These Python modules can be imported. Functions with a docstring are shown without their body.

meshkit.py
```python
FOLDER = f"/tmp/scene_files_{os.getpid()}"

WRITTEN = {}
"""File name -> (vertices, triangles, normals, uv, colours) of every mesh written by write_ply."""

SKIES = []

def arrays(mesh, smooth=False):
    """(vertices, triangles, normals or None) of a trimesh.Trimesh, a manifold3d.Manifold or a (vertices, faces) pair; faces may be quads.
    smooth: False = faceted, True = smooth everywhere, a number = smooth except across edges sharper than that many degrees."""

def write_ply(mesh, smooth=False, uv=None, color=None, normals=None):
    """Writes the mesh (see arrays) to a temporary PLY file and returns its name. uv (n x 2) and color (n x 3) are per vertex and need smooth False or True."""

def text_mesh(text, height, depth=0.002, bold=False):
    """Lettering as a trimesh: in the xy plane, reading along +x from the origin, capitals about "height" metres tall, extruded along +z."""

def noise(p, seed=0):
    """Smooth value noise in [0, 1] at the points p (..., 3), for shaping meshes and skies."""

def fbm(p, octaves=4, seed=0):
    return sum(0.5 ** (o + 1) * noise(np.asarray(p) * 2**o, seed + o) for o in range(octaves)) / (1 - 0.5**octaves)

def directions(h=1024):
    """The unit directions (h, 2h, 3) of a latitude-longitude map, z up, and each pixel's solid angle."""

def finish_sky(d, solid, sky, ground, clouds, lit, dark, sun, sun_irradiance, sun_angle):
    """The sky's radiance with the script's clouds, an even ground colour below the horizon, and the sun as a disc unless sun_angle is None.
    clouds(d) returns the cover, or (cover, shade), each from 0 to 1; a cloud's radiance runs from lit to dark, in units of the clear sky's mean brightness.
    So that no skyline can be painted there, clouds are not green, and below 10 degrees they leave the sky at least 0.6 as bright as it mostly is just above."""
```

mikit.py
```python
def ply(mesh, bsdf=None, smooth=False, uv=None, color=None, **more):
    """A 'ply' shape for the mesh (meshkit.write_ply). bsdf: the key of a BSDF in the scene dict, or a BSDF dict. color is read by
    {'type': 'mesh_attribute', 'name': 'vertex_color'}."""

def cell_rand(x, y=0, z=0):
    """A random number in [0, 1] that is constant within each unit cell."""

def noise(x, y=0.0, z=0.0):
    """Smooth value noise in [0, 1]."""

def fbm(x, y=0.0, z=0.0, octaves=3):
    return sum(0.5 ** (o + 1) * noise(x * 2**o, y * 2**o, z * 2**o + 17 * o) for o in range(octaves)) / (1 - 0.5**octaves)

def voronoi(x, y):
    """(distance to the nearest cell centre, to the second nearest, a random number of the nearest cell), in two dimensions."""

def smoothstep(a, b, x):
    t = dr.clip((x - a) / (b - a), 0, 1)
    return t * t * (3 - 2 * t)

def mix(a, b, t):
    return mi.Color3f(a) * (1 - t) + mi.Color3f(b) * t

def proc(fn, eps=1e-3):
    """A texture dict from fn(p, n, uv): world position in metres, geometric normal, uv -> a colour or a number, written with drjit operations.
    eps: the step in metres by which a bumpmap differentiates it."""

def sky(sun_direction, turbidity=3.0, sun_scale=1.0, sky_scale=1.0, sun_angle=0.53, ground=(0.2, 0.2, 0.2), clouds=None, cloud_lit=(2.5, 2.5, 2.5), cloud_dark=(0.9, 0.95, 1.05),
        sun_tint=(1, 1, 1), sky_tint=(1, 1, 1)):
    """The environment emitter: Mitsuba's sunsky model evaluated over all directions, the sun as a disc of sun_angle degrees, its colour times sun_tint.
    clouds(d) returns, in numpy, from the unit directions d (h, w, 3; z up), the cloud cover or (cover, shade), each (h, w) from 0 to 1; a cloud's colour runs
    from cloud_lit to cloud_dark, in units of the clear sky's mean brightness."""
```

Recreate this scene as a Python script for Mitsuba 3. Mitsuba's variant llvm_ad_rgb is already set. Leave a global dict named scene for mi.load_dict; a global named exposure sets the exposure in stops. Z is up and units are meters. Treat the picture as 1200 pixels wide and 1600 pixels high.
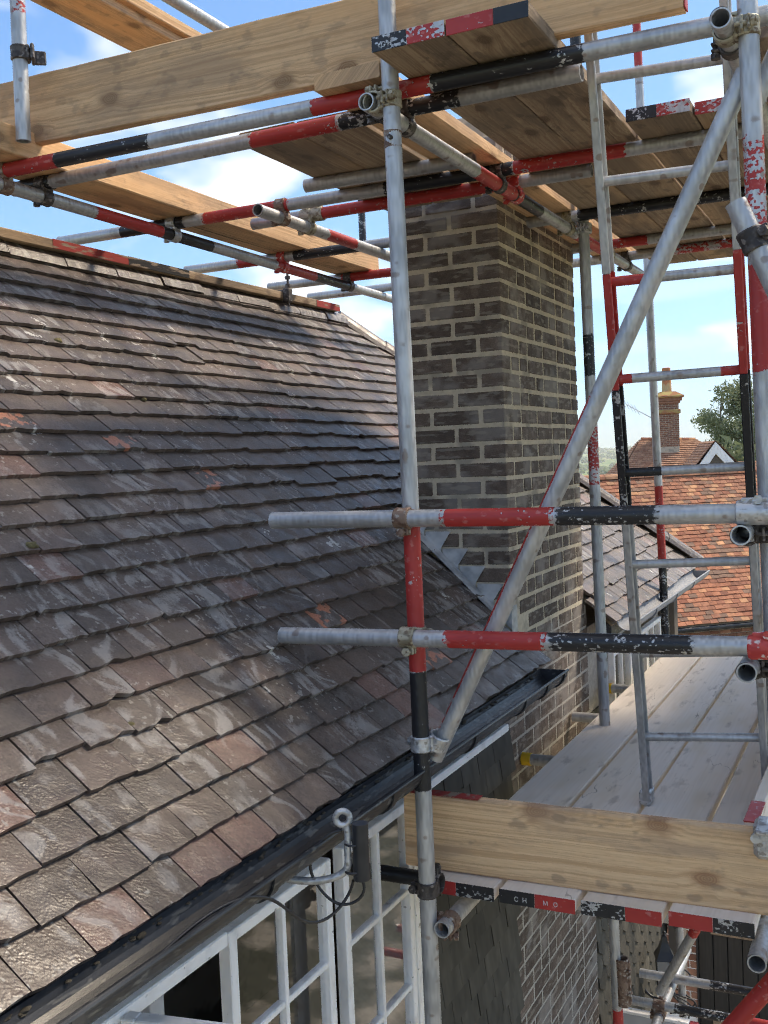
import math, random
import numpy as np, trimesh, drjit as dr, mitsuba as mi
from scipy.spatial import ConvexHull
import meshkit, mikit
from mikit import proc, noise, fbm, voronoi, cell_rand, smoothstep, mix

rng = random.Random(7)
T = mi.ScalarTransform4f
scene, labels = {}, {}

# ------------------------------------------------------------------ camera, sky, exposure
EYE = np.array([0, 0, 6.2])
FWD = np.array([-0.44374, 0.89465, -0.04989])
UP = np.array([0.01526, 0.06278, 0.99793])
scene['camera'] = {'type': 'perspective', 'fov': 40.645, 'fov_axis': 'x', 'near_clip': 0.05, 'far_clip': 40000.0,
                   'to_world': T().look_at(EYE.tolist(), (EYE + FWD).tolist(), UP.tolist())}
SUN = np.array([0.43, 0.50, 0.75])
CS = [113.8, 60.2, 0.4]


def clouds(d):
    """Low fair-weather cumulus towards the horizon, thin wisps, dense unseen cover added overhead as fill."""
    el = np.degrees(np.arcsin(np.clip(d[..., 2], -1, 1)))
    q = d / np.maximum(d[..., 2:3] + 0.30, 0.05)
    n = meshkit.fbm(q * [2.6, 2.6, 0] + CS, 6, 5)
    m = meshkit.fbm(d * [9, 9, 15] + [9.3, 4.7, 1.4], 5, 9)
    thr = 0.475 + 0.10 * np.clip((el - 15) / 12, 0, 1) - 0.145 * np.clip((el - 36) / 14, 0, 1)  # last term thickens unseen high cloud, added to brighten shaded faces
    c = np.clip((n * 0.6 + m * 0.4 - thr) / 0.085, 0, 1)
    w = meshkit.fbm(d * [5, 9, 30] + [2.3, 7.7, 3.4], 4, 12)
    c = np.maximum(c, np.clip((w - 0.58) / 0.4, 0, 0.25))
    return c * np.clip((el - 1.5) / 4, 0, 1) * 0.92, np.clip((n - 0.56) * 2.0, 0, 0.5)


scene['sky'] = mikit.sky(SUN, turbidity=3.0, sun_scale=0.50, sun_angle=12.0, sky_scale=0.75, sun_tint=(0.98, 1.0, 1.03), clouds=clouds, ground=(0.22, 0.21, 0.18), sky_tint=(0.80, 0.96, 1.10))
exposure = 3.0

# ------------------------------------------------------------------ helpers
used = {}


def key(name):
    n = used.get(name, 0)
    used[name] = n + 1
    return name if n == 0 else f'{name}_{n:03d}'


def tag(k, label=None, cat=None, group=None, kind=None):
    e = labels.setdefault(k, {})
    for a, b in (('label', label), ('category', cat), ('group', group), ('kind', kind)):
        if b:
            e[a] = b
    return k


def put(name, mesh, bsdf, parent=None, smooth=False, uv=None, **kw):
    k = key((parent + '__' if parent else '') + name)
    if smooth is not True and smooth is not False:
        uv = None
    scene[k] = mikit.ply(mesh, bsdf, smooth=smooth, uv=uv, **kw)
    return k


def thing(name, label, cat, group=None):
    return tag(key(name), label, cat, group)


def cat_mesh(parts):
    """Joins (v, f[, uv]) tuples."""
    vs, fs, us, at = [], [], [], 0
    for p in parts:
        vs.append(p[0]); fs.append(np.asarray(p[1]) + at); at += len(p[0])
        us.append(p[2] if len(p) > 2 else np.zeros((len(p[0]), 2)))
    return np.vstack(vs), np.vstack(fs), np.vstack(us)


_s = np.array([[x, y, z] for x in (-1, 1) for y in (-1, 1) for z in (-1, 1)], float)


def _cv(h, ch):
    h = np.asarray(h, float)
    out = []
    for s in _s:
        for a in range(3):
            v = s * (h - ch)
            v[a] = s[a] * h[a]
            out.append(v)
    return np.array(out)


_hv = _cv([1, 1, 1], 0.2)
_hf = ConvexHull(_hv).simplices.copy()
for _i, _t in enumerate(_hf):
    a, b, c = _hv[_t]
    if np.dot(np.cross(b - a, c - a), a + b + c) < 0:
        _hf[_i] = _t[::-1]


def cbox(c, size, ch=0.002, R=None, jit=0.0, uv=None):
    """Chamfered box (v, f, uv) of 44 triangles."""
    h = np.asarray(size, float) / 2
    v = _cv(h, min(ch, h.min() * 0.8))
    if jit:
        v = v + np.repeat(np.random.RandomState(rng.randrange(1 << 30)).uniform(-jit, jit, (8, 3)), 3, 0)
    if R is not None:
        v = v @ np.asarray(R).T
    u = np.zeros((24, 2)) if uv is None else np.tile(np.asarray(uv, float), (24, 1))
    return v + np.asarray(c), _hf, u


def bx(x0, x1, y0, y1, z0, z1, ch=0.002, uv=None, jit=0.0):
    return cbox([(x0 + x1) / 2, (y0 + y1) / 2, (z0 + z1) / 2], [abs(x1 - x0), abs(y1 - y0), abs(z1 - z0)], ch, None, jit, uv)


def putp(name, p, bsdf, parent=None, **kw):
    return put(name, (p[0], p[1]), bsdf, parent, uv=p[2] if len(p) > 2 else None, **kw)


def frame(d):
    d = np.asarray(d, float) / np.linalg.norm(d)
    a = np.cross(d, [0, 0, 1.0] if abs(d[2]) < 0.9 else [1.0, 0, 0])
    a /= np.linalg.norm(a)
    return d, a, np.cross(d, a)


CODE = {'s': (0, 0), 'r': (1, 0), 'k': (0, 1), 'rc': (0.52, 0), 'kc': (0, 0.66)}


def tube_mesh(p0, p1, bands=(), r=0.02415, wall=0.0038, sides=22, bend=0.0015, soft=0.02, flank=None):
    p0, p1 = np.asarray(p0, float), np.asarray(p1, float)
    L = np.linalg.norm(p1 - p0)
    d, a, b = frame(p1 - p0)
    st = {0.0: None, L: None}
    for t in np.arange(0.25, L - 0.1, 0.25):
        st[float(t)] = None
    for t0, t1, _ in bands:
        for t in (t0 - soft, t0 + soft, t1 - soft, t1 + soft):
            if 0 < t < L:
                st[float(t)] = None
    ts = sorted(st)

    def code(t):
        for t0, t1, c in bands:
            if t0 <= t <= t1:
                return CODE[c]
        return CODE['s']
    ang = np.arange(sides) * 2 * np.pi / sides
    ring = np.cos(ang)[:, None] * a + np.sin(ang)[:, None] * b
    ph = rng.random() * 6
    V, U = [], []
    for t in ts:
        c = p0 + d * t + a * bend * math.sin(t * 2.1 + ph) + b * bend * math.sin(t * 1.3 + 2 * ph)
        V.append(c + ring * r); U.append(np.tile(code(t), (sides, 1)).astype(float))
        if flank and flank[0] <= t <= flank[1]:
            U[-1][ring @ flank[2] > flank[3], 0] = 0.95
    n = len(ts)
    F = []

    def strip(i0, i1):
        for j in range(sides):
            k = (j + 1) % sides
            F.append([i0 + j, i1 + k, i0 + k]); F.append([i0 + j, i1 + j, i1 + k])
    for i in range(n - 1):
        strip(i * sides, (i + 1) * sides)
    at = n * sides
    for e, (c, sg) in enumerate(((p0, 1), (p1, -1))):
        rings = [(r, 0), (r - wall, 0), (r - wall, 0), (r - wall, 0.12)]
        for rr, dd in rings:
            V.append(c + sg * d * dd + ring * rr); U.append(np.zeros((sides, 2)))
        for q in (0, 2):
            if sg > 0:
                strip(at + (q + 1) * sides, at + q * sides)
            else:
                strip(at + q * sides, at + (q + 1) * sides)
        V.append((c + sg * d * 0.12)[None]); U.append(np.zeros((1, 2)))
        cc = at + 4 * sides
        for j in range(sides):
            k = (j + 1) % sides
            F.append([cc, at + 3 * sides + j, at + 3 * sides + k] if sg < 0 else [cc, at + 3 * sides + k, at + 3 * sides + j])
        at += 4 * sides + 1
    v, f = np.vstack(V), np.array(F)
    f = f[:, ::-1]
    # make sure the outside faces outwards
    t0 = f[0]
    nn = np.cross(v[t0[1]] - v[t0[0]], v[t0[2]] - v[t0[0]])
    if np.dot(nn, v[t0[0]] - p0) < 0:
        f = f[:, ::-1]
    return v, f, np.vstack(U)


def rod(p0, p1, r, sides=10, r1=None):
    p0, p1 = np.asarray(p0, float), np.asarray(p1, float)
    d, a, b = frame(p1 - p0)
    ang = np.arange(sides) * 2 * np.pi / sides
    ring = np.cos(ang)[:, None] * a + np.sin(ang)[:, None] * b
    r1 = r if r1 is None else r1
    v = np.vstack([p0 + ring * r, p1 + ring * r1, p0[None], p1[None]])
    f = []
    for j in range(sides):
        k = (j + 1) % sides
        f += [[j, k, sides + k], [j, sides + k, sides + j], [2 * sides, k, j], [2 * sides + 1, sides + j, sides + k]]
    return v, np.array(f), np.zeros((len(v), 2))


def path_tube(pts, r, sides=8):
    pts = np.asarray(pts, float)
    t = np.gradient(pts, axis=0)
    V, F = [], []
    for p, d in zip(pts, t):
        _, a, b = frame(d)
        if V and np.dot(a, la) < 0:
            a, b = -a, -b
        la = a
        ang = np.arange(sides) * 2 * np.pi / sides
        V.append(p + r * (np.cos(ang)[:, None] * a + np.sin(ang)[:, None] * b))
    n = len(pts)
    for i in range(n - 1):
        for j in range(sides):
            k = (j + 1) % sides
            F += [[i * sides + j, i * sides + k, (i + 1) * sides + k], [i * sides + j, (i + 1) * sides + k, (i + 1) * sides + j]]
    return np.vstack(V), np.array(F), np.zeros((n * sides, 2))


def spline(ctrl, n=40):
    from scipy.interpolate import CubicSpline
    c = np.asarray(ctrl, float)
    t = np.r_[0, np.cumsum(np.linalg.norm(np.diff(c, axis=0), axis=1))]
    return CubicSpline(t, c)(np.linspace(0, t[-1], n))


def prism(poly, p0, p1):
    """Extrudes a closed 2-D polygon given as 3-D points (m x 3) by the vector p1 - p0."""
    from shapely.geometry import Polygon
    P = np.asarray(poly, float)
    m = len(P)
    ext = np.asarray(p1, float) - np.asarray(p0, float)
    _, a, b = frame(ext)
    q = np.c_[P @ a, P @ b]
    tri = trimesh.creation.triangulate_polygon(Polygon(q), engine='earcut')
    tv, tf = tri
    # match vertices
    idx = [int(np.argmin(((q - t) ** 2).sum(1))) for t in tv]
    f = [[idx[i] for i in t] for t in tf]
    v = np.vstack([P, P + ext])
    F = []
    for t in f:
        n = np.cross(P[t[1]] - P[t[0]], P[t[2]] - P[t[0]])
        t = t if np.dot(n, ext) < 0 else t[::-1]
        F.append(t); F.append([x + m for x in t[::-1]])
    area = 0.5 * sum(q[i][0] * q[(i + 1) % m][1] - q[(i + 1) % m][0] * q[i][1] for i in range(m))
    for i in range(m):
        k = (i + 1) % m
        w = [[i, k, k + m], [i, k + m, i + m]]
        if area < 0:
            w = [x[::-1] for x in w]
        F += w
    f = np.array(F)
    msh = trimesh.Trimesh(v, f, process=False)
    if msh.volume < 0:
        f = f[:, ::-1]
    return v, f, np.zeros((2 * m, 2))


# ------------------------------------------------------------------ materials
def rgb(*c):
    return {'type': 'rgb', 'value': list(c)}


def mat(name, color, rough=0.6, spec=0.5, metallic=0.0, bump=None, eps=1e-3, two=True, scale=1.0, **kw):
    b = {'type': 'principled', 'base_color': color, 'roughness': rough, 'metallic': metallic, 'specular': spec, **kw}
    if bump is not None:
        b = {'type': 'bumpmap', 'arbitrary': proc(bump, eps), 'scale': scale, 'bsdf': b}
    scene[name] = {'type': 'twosided', 'bsdf': b} if two else b


def one(v):
    return mi.Color3f(v, v, v)


# painted galvanised tube: uv = (red, black) amounts; chips and scuffs show the zinc below
def tube_cov(p, uv):
    ch = fbm(p.x * 130, p.y * 130, p.z * 130, 3) * 0.6 + fbm(p.x * 22 + 5, p.y * 22, p.z * 22, 2) * 0.4
    zn = 0.22 * (fbm(p.x * 4.3 + 2, p.y * 4.3, p.z * 4.3, 3) - 0.52)
    r = smoothstep(0.36, 0.46, uv.x - ch * 0.62 + 0.22 - smoothstep(0.66, 0.74, ch + zn) * 0.6)
    r = dr.select((uv.x > 0.4) & (uv.x < 0.6), smoothstep(0.03, -0.03, ch - 0.5), r)
    k = smoothstep(0.36, 0.46, uv.y - ch * 0.62 + 0.22 - smoothstep(0.66, 0.72, ch + zn) * 0.6)
    k = dr.select((uv.y > 0.6) & (uv.y < 0.7), smoothstep(0.03, -0.02, ch - 0.60), k)
    return r, k


def tube_col(p, n, uv):
    r, k = tube_cov(p, uv)
    sp = fbm(p.x * 9, p.y * 9, p.z * 9, 3)
    sc = noise(p.x * 160, p.y * 160, p.z * 30)
    zinc = mix(mi.Color3f(0.36, 0.37, 0.38), mi.Color3f(0.55, 0.56, 0.57), smoothstep(0.25, 0.78, sp * 0.6 + sc * 0.4))
    rust = smoothstep(0.70, 0.80, fbm(p.x * 31 + 3, p.y * 31, p.z * 31, 2))
    zinc = mix(zinc, mi.Color3f(0.20, 0.13, 0.09), rust * 0.6)
    red = mix(mi.Color3f(0.29, 0.015, 0.014), mi.Color3f(0.43, 0.040, 0.034), sp)
    red = mix(red, mi.Color3f(0.60, 0.30, 0.28), smoothstep(0.62, 0.80, fbm(p.x * 60, p.y * 60, p.z * 60 + 7, 3)) * 0.35)
    blk = mi.Color3f(0.012, 0.013, 0.016)
    return mix(mix(zinc, red, r), blk, k)


def tube_met(p, n, uv):
    r, k = tube_cov(p, uv)
    return 0.62 * (1 - r) * (1 - k)


def tube_rough(p, n, uv):
    r, k = tube_cov(p, uv)
    return 0.40 + 0.16 * fbm(p.x * 25, p.y * 25, p.z * 25, 2) + 0.0 * r - 0.06 * k


def tube_bump(p, n, uv):
    return 0.0009 * fbm(p.x * 60, p.y * 60, p.z * 60, 2) + 0.0004 * noise(p.x * 220, p.y * 220, p.z * 220)


mat('tube_paint', proc(tube_col), proc(tube_rough), metallic=proc(tube_met), bump=tube_bump, eps=0.0015)


def coupler_col(a, b, c):
    def f(p, n, uv):
        t = fbm(p.x * 55, p.y * 55, p.z * 55, 3)
        return mix(mix(mi.Color3f(a), mi.Color3f(b), smoothstep(0.35, 0.6, t)), mi.Color3f(c), smoothstep(0.58, 0.72, fbm(p.x * 90 + 4, p.y * 90, p.z * 90, 2)))
    return f


cb = lambda p, n, uv: 0.0016 * fbm(p.x * 150, p.y * 150, p.z * 150, 2)
mat('coupler_rust', proc(coupler_col((0.12, 0.07, 0.05), (0.22, 0.15, 0.11), (0.35, 0.31, 0.27))), 0.6, metallic=0.25, bump=cb)
mat('coupler_dirty', proc(coupler_col((0.23, 0.20, 0.14), (0.42, 0.39, 0.30), (0.16, 0.12, 0.08))), 0.55, metallic=0.35, bump=cb)
mat('coupler_dark', proc(coupler_col((0.035, 0.03, 0.03), (0.08, 0.07, 0.065), (0.2, 0.18, 0.17))), 0.55, metallic=0.3, bump=cb)
mat('coupler_zinc', proc(coupler_col((0.40, 0.41, 0.42), (0.56, 0.57, 0.58), (0.30, 0.29, 0.28))), 0.42, metallic=0.6, bump=cb)
mat('coupler_red', proc(coupler_col((0.40, 0.03, 0.03), (0.5, 0.06, 0.05), (0.62, 0.5, 0.48))), 0.5, bump=cb)


# timber: uv = (along, across) in metres
def wood(dark, light, knot, grime, gr=0.5):
    def f(p, n, uv):
        u, v = uv.x, uv.y
        cell = dr.floor(v * 4.6)
        d1, d2, rr = voronoi(u * 5.2, v * 8.5)
        has = dr.select(rr > 0.70, 1.0, 0.0)
        kd = d1 * (1.0 + 0.35 * (noise(u * 40, v * 40) - 0.5))
        w = v + 0.028 * noise(u * 1.1, v * 6) + 0.008 * noise(u * 5, v * 18) + 0.020 * has * smoothstep(0.55, 0.05, kd)
        g = noise(w * 130, 3.3, u * 0.25) * 0.5 + noise(w * 330, 7.1, u * 0.6) * 0.5
        fine = 0.6 * fbm(u * 7, v * 320, 1.7, 3) + 0.4 * fbm(u * 60, v * 420, 3.7, 2)
        t = 0.55 * g + 0.45 * fine
        c = mix(mi.Color3f(light), mi.Color3f(dark), smoothstep(0.30, 0.70, t) * 0.85)
        c = mix(c, mi.Color3f(light) * mi.Color3f(1.12, 1.0, 0.84), smoothstep(0.45, 0.75, fbm(u * 1.6 + 8, v * 7, 0.2, 3)) * 0.6)
        kn = smoothstep(0.21, 0.12, kd) * has
        c = mix(c, mi.Color3f(knot), kn * (0.58 + 0.14 * dr.sin(kd * 150)))
        c = mix(c, mi.Color3f(knot) * 1.6, smoothstep(0.36, 0.14, kd) * has * 0.40)
        st = fbm(u * 2.7 + 11, v * 11 + 4, 0.3, 5)
        c = mix(c, mi.Color3f(grime), smoothstep(0.44, 0.64, st + 0.12 * (fine - 0.5)) * gr)
        sm = fbm(u * 16 + 1, v * 28 + 4, 9.3, 4)
        c = mix(c, mi.Color3f(grime) * 0.7, smoothstep(0.58, 0.70, sm) * gr * 0.8)
        split = smoothstep(0.93, 0.97, noise(u * 0.9 + 31, v * 120)) * smoothstep(0.55, 0.7, noise(u * 0.7, v * 3 + 9))
        return mix(c, mi.Color3f(knot) * 0.4, split * 0.8)
    return f


def wood_bump(p, n, uv):
    u, v = uv.x, uv.y
    return 0.0016 * fbm(u * 6, v * 260, 1.7, 2) + 0.0018 * fbm(u * 30, v * 60, 0.2, 2)


mat('wood_toe', proc(wood((0.52, 0.32, 0.165), (0.80, 0.56, 0.325), (0.22, 0.11, 0.055), (0.38, 0.26, 0.175), 0.6)), 0.72, 0.3, bump=wood_bump)
mat('wood_upper', proc(wood((0.42, 0.25, 0.125), (0.64, 0.425, 0.24), (0.14, 0.08, 0.04), (0.24, 0.17, 0.12), 0.4)), 0.75, 0.3, bump=wood_bump)
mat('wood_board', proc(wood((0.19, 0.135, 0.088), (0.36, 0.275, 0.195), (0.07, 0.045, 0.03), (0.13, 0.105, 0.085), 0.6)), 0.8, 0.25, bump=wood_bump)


def deck_col(p, n, uv):
    u, v = uv.x, uv.y
    c = mix(mi.Color3f(0.71, 0.64, 0.56), mi.Color3f(0.60, 0.53, 0.45), smoothstep(0.35, 0.75, fbm(u * 5, v * 190, 0.4, 2)) * 0.4)
    c = mix(c, mi.Color3f(0.62, 0.53, 0.40), smoothstep(0.45, 0.75, fbm(u * 2.3 + 2, v * 8 + 1, 3.3, 4)) * 0.65)
    c = mix(c, mi.Color3f(0.27, 0.225, 0.175), smoothstep(0.58, 0.76, fbm(u * 9 + 2, v * 30 + 1, 5.3, 5)) * 0.5)
    cr = dr.abs(fbm(u * 4 + 7, v * 13, 2.2, 3) - 0.5)
    c = mix(c, mi.Color3f(0.24, 0.20, 0.16), smoothstep(0.006, 0.001, cr) * smoothstep(0.55, 0.7, noise(u * 3.1, v * 9 + 6)) * 0.7)
    return c


mat('wood_deck', proc(deck_col), 0.78, 0.3, bump=wood_bump)
mat('wood_black', proc(lambda p, n, uv: mix(mi.Color3f(0.010, 0.010, 0.011), mi.Color3f(0.035, 0.034, 0.033), fbm(uv.x * 4, uv.y * 60, 0.4, 3))), 0.5)
mat('wood_old', proc(wood((0.05, 0.042, 0.036), (0.11, 0.095, 0.08), (0.03, 0.025, 0.02), (0.15, 0.14, 0.13), 0.4)), 0.8, 0.25, bump=wood_bump)


# roof tiles: uv = (tone, kind), slope coordinate from the world position
def tile_main(p, n, uv):
    s = -0.7193 * p.x + 0.6947 * p.z
    y = p.y
    tone = uv.x
    c = mix(mi.Color3f(0.054, 0.041, 0.035), mi.Color3f(0.090, 0.065, 0.053), smoothstep(0.2, 0.75, tone))
    c = mix(c, mi.Color3f(0.122, 0.068, 0.054), smoothstep(0.80, 0.92, tone))
    m = fbm(y * 13 + tone * 40, s * 13, p.z * 3, 4)
    c = c * (0.66 + 0.68 * m)
    grit = fbm(y * 210, s * 210, 0.3, 2)
    c = c * (0.50 + 1.0 * grit)
    br = smoothstep(0.52, 0.70, fbm(y * 9 + 5, s * 11 + tone * 9, 2.2, 3))
    c = mix(c, mi.Color3f(0.105, 0.072, 0.060), br * 0.40)
    st = 0.6 * fbm(y * 38 + 5 * noise(y * 9, s * 9), s * 9 + tone * 30, 1.1, 4) + 0.4 * fbm(y * 30 + 4, s * 26, 3.1, 4)
    zone = smoothstep(0.44, 0.64, fbm(y * 3.1 + tone * 3, s * 2.7 + 9, 0.7, 3))
    c = mix(c, mi.Color3f(0.38, 0.37, 0.36), smoothstep(0.48, 0.66, st + 0.10 * (grit - 0.5)) * (0.03 + 0.36 * zone))
    fl = smoothstep(0.66, 0.74, fbm(y * 75, s * 75, 4.2, 3)) * smoothstep(0.5, 0.6, fbm(y * 5 + 3, s * 5, 1.9, 2))
    c = mix(c, mi.Color3f(0.30, 0.29, 0.27), fl * 0.5)
    d1, d2, rr = voronoi(y * 9 + 0.8 * m, s * 9 + 0.8 * grit)
    spl = smoothstep(0.16, 0.07, d1 + 0.5 * (fbm(y * 60, s * 60, 2.0, 2) - 0.5)) * dr.select(rr > 0.955, 1.0, 0.0)
    c = mix(c, mi.Color3f(0.50, 0.49, 0.46), spl * 0.75)
    sp = smoothstep(0.52, 0.56, fbm(y * 24 + 1, s * 24, 6.6, 4)) * dr.select(uv.y > 0.5, 1.0, 0.0)
    return mix(c, mi.Color3f(0.36, 0.14, 0.08) * (0.6 + 0.8 * grit), sp * 0.9)


def tile_bump(p, n, uv):
    s = -0.7193 * p.x + 0.6947 * p.z
    return 0.0026 * fbm(p.y * 34, s * 34, 2.2, 3) + 0.0008 * noise(p.y * 260, s * 260)


def tile_rough(p, n, uv):
    return 0.26 + 0.40 * fbm(p.y * 26, p.x * 26, p.z * 26, 3)


mat('tile_dark', proc(tile_main), proc(tile_rough), 0.70, bump=tile_bump, eps=0.0012)


def hung_col(p, n, uv):
    c = mix(mi.Color3f(0.042, 0.040, 0.034), mi.Color3f(0.074, 0.069, 0.057), uv.x)
    c = c * (0.55 + 0.9 * fbm(p.y * 30, p.z * 12, 0.2, 3))
    return mix(c, mi.Color3f(0.40, 0.13, 0.055), dr.select(uv.y > 0.5, 0.85, 0.0))


mat('tile_hung', proc(hung_col), 0.7, 0.3, bump=tile_bump)


def red_tile(p, n, uv):
    t = uv.x
    c = mix(mi.Color3f(0.24, 0.092, 0.056), mi.Color3f(0.37, 0.155, 0.088), smoothstep(0.0, 0.6, t))
    c = mix(c, mi.Color3f(0.52, 0.27, 0.14), smoothstep(0.80, 0.92, t))
    c = mix(c, mi.Color3f(0.17, 0.115, 0.085), uv.y)
    return c * (0.6 + 0.8 * fbm(p.x * 14, p.y * 14, p.z * 14, 3))


mat('tile_red', proc(red_tile), 0.8, 0.2)
mat('tile_tan', proc(lambda p, n, uv: mix(mi.Color3f(0.27, 0.145, 0.095), mi.Color3f(0.45, 0.28, 0.185), uv.x) * (0.75 + 0.5 * fbm(p.x * 8, p.y * 8, p.z * 8, 3))), 0.85, 0.2)


def brick_dark(p, n, uv):
    c = mix(mi.Color3f(0.078, 0.060, 0.048), mi.Color3f(0.145, 0.110, 0.088), uv.x)
    q = fbm(p.x * 34 + p.y * 34, p.z * 34, p.y * 34, 4)
    c = c * (0.5 + 1.0 * q)
    g = noise(p.x * 300, p.y * 300, p.z * 300)
    c = c * (0.75 + 0.5 * g)
    du = smoothstep(0.50, 0.66, fbm(p.x * 7 + 3, p.y * 7, p.z * 6, 4))
    c = mix(c, mi.Color3f(0.34, 0.315, 0.29), du * 0.42)
    sm = smoothstep(0.55, 0.72, fbm(p.x * 21, p.y * 21 + 4, p.z * 60, 3))
    return mix(c, mi.Color3f(0.33, 0.30, 0.25), sm * 0.40)


def brick_bump(p, n, uv):
    return 0.006 * fbm(p.x * 40, p.y * 40, p.z * 60, 3) + 0.002 * noise(p.x * 200, p.y * 200, p.z * 200)


mat('brick_dark', proc(brick_dark), 0.75, 0.3, bump=brick_bump, eps=0.0015)


def brick_red(p, n, uv):
    c = mix(mi.Color3f(0.19, 0.095, 0.065), mi.Color3f(0.33, 0.175, 0.115), uv.x)
    return c * (0.6 + 0.8 * fbm(p.x * 20, p.y * 20, p.z * 20, 3))


mat('brick_red', proc(brick_red), 0.85, 0.2)


def mortar_col(p, n, uv):
    m = fbm(p.x * 60, p.y * 60, p.z * 60, 3)
    c = mix(mi.Color3f(0.42, 0.36, 0.265), mi.Color3f(0.62, 0.545, 0.42), m)
    return mix(c, mi.Color3f(0.22, 0.20, 0.17), smoothstep(0.56, 0.7, fbm(p.x * 9, p.y * 9, p.z * 9, 3)) * 0.6)


mat('mortar', proc(mortar_col), 0.9, 0.15, bump=lambda p, n, uv: 0.006 * fbm(p.x * 70, p.y * 70, p.z * 70, 3))


def lead_col(p, n, uv):
    m = fbm(p.x * 16, p.y * 16, p.z * 16, 4)
    return mix(mi.Color3f(0.30, 0.315, 0.33), mi.Color3f(0.54, 0.55, 0.56), smoothstep(0.3, 0.7, m))


mat('mortar_grey', proc(lambda p, n, uv: mix(mi.Color3f(0.26, 0.24, 0.21), mi.Color3f(0.46, 0.43, 0.38), fbm(p.x * 50, p.y * 50, p.z * 50, 3))), 0.9, 0.15)
mat('lead', proc(lead_col), 0.5, 0.5, metallic=0.35, bump=lambda p, n, uv: 0.004 * fbm(p.x * 22, p.y * 22, p.z * 22, 2))


def plastic_col(p, n, uv):
    m = fbm(p.x * 14, p.y * 5, p.z * 14, 4)
    c = mix(mi.Color3f(0.012, 0.014, 0.018), mi.Color3f(0.040, 0.042, 0.047), smoothstep(0.4, 0.75, m))
    return mix(c, mi.Color3f(0.13, 0.13, 0.12), smoothstep(0.62, 0.74, fbm(p.x * 60, p.y * 22, p.z * 60, 3)) * 0.6)


mat('gutter_black', proc(plastic_col), 0.38, 0.5)
mat('gutter_grey', proc(lambda p, n, uv: mix(mi.Color3f(0.16, 0.17, 0.19), mi.Color3f(0.30, 0.31, 0.33), fbm(p.x * 12, p.y * 6, p.z * 12, 3))), 0.5)


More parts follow.
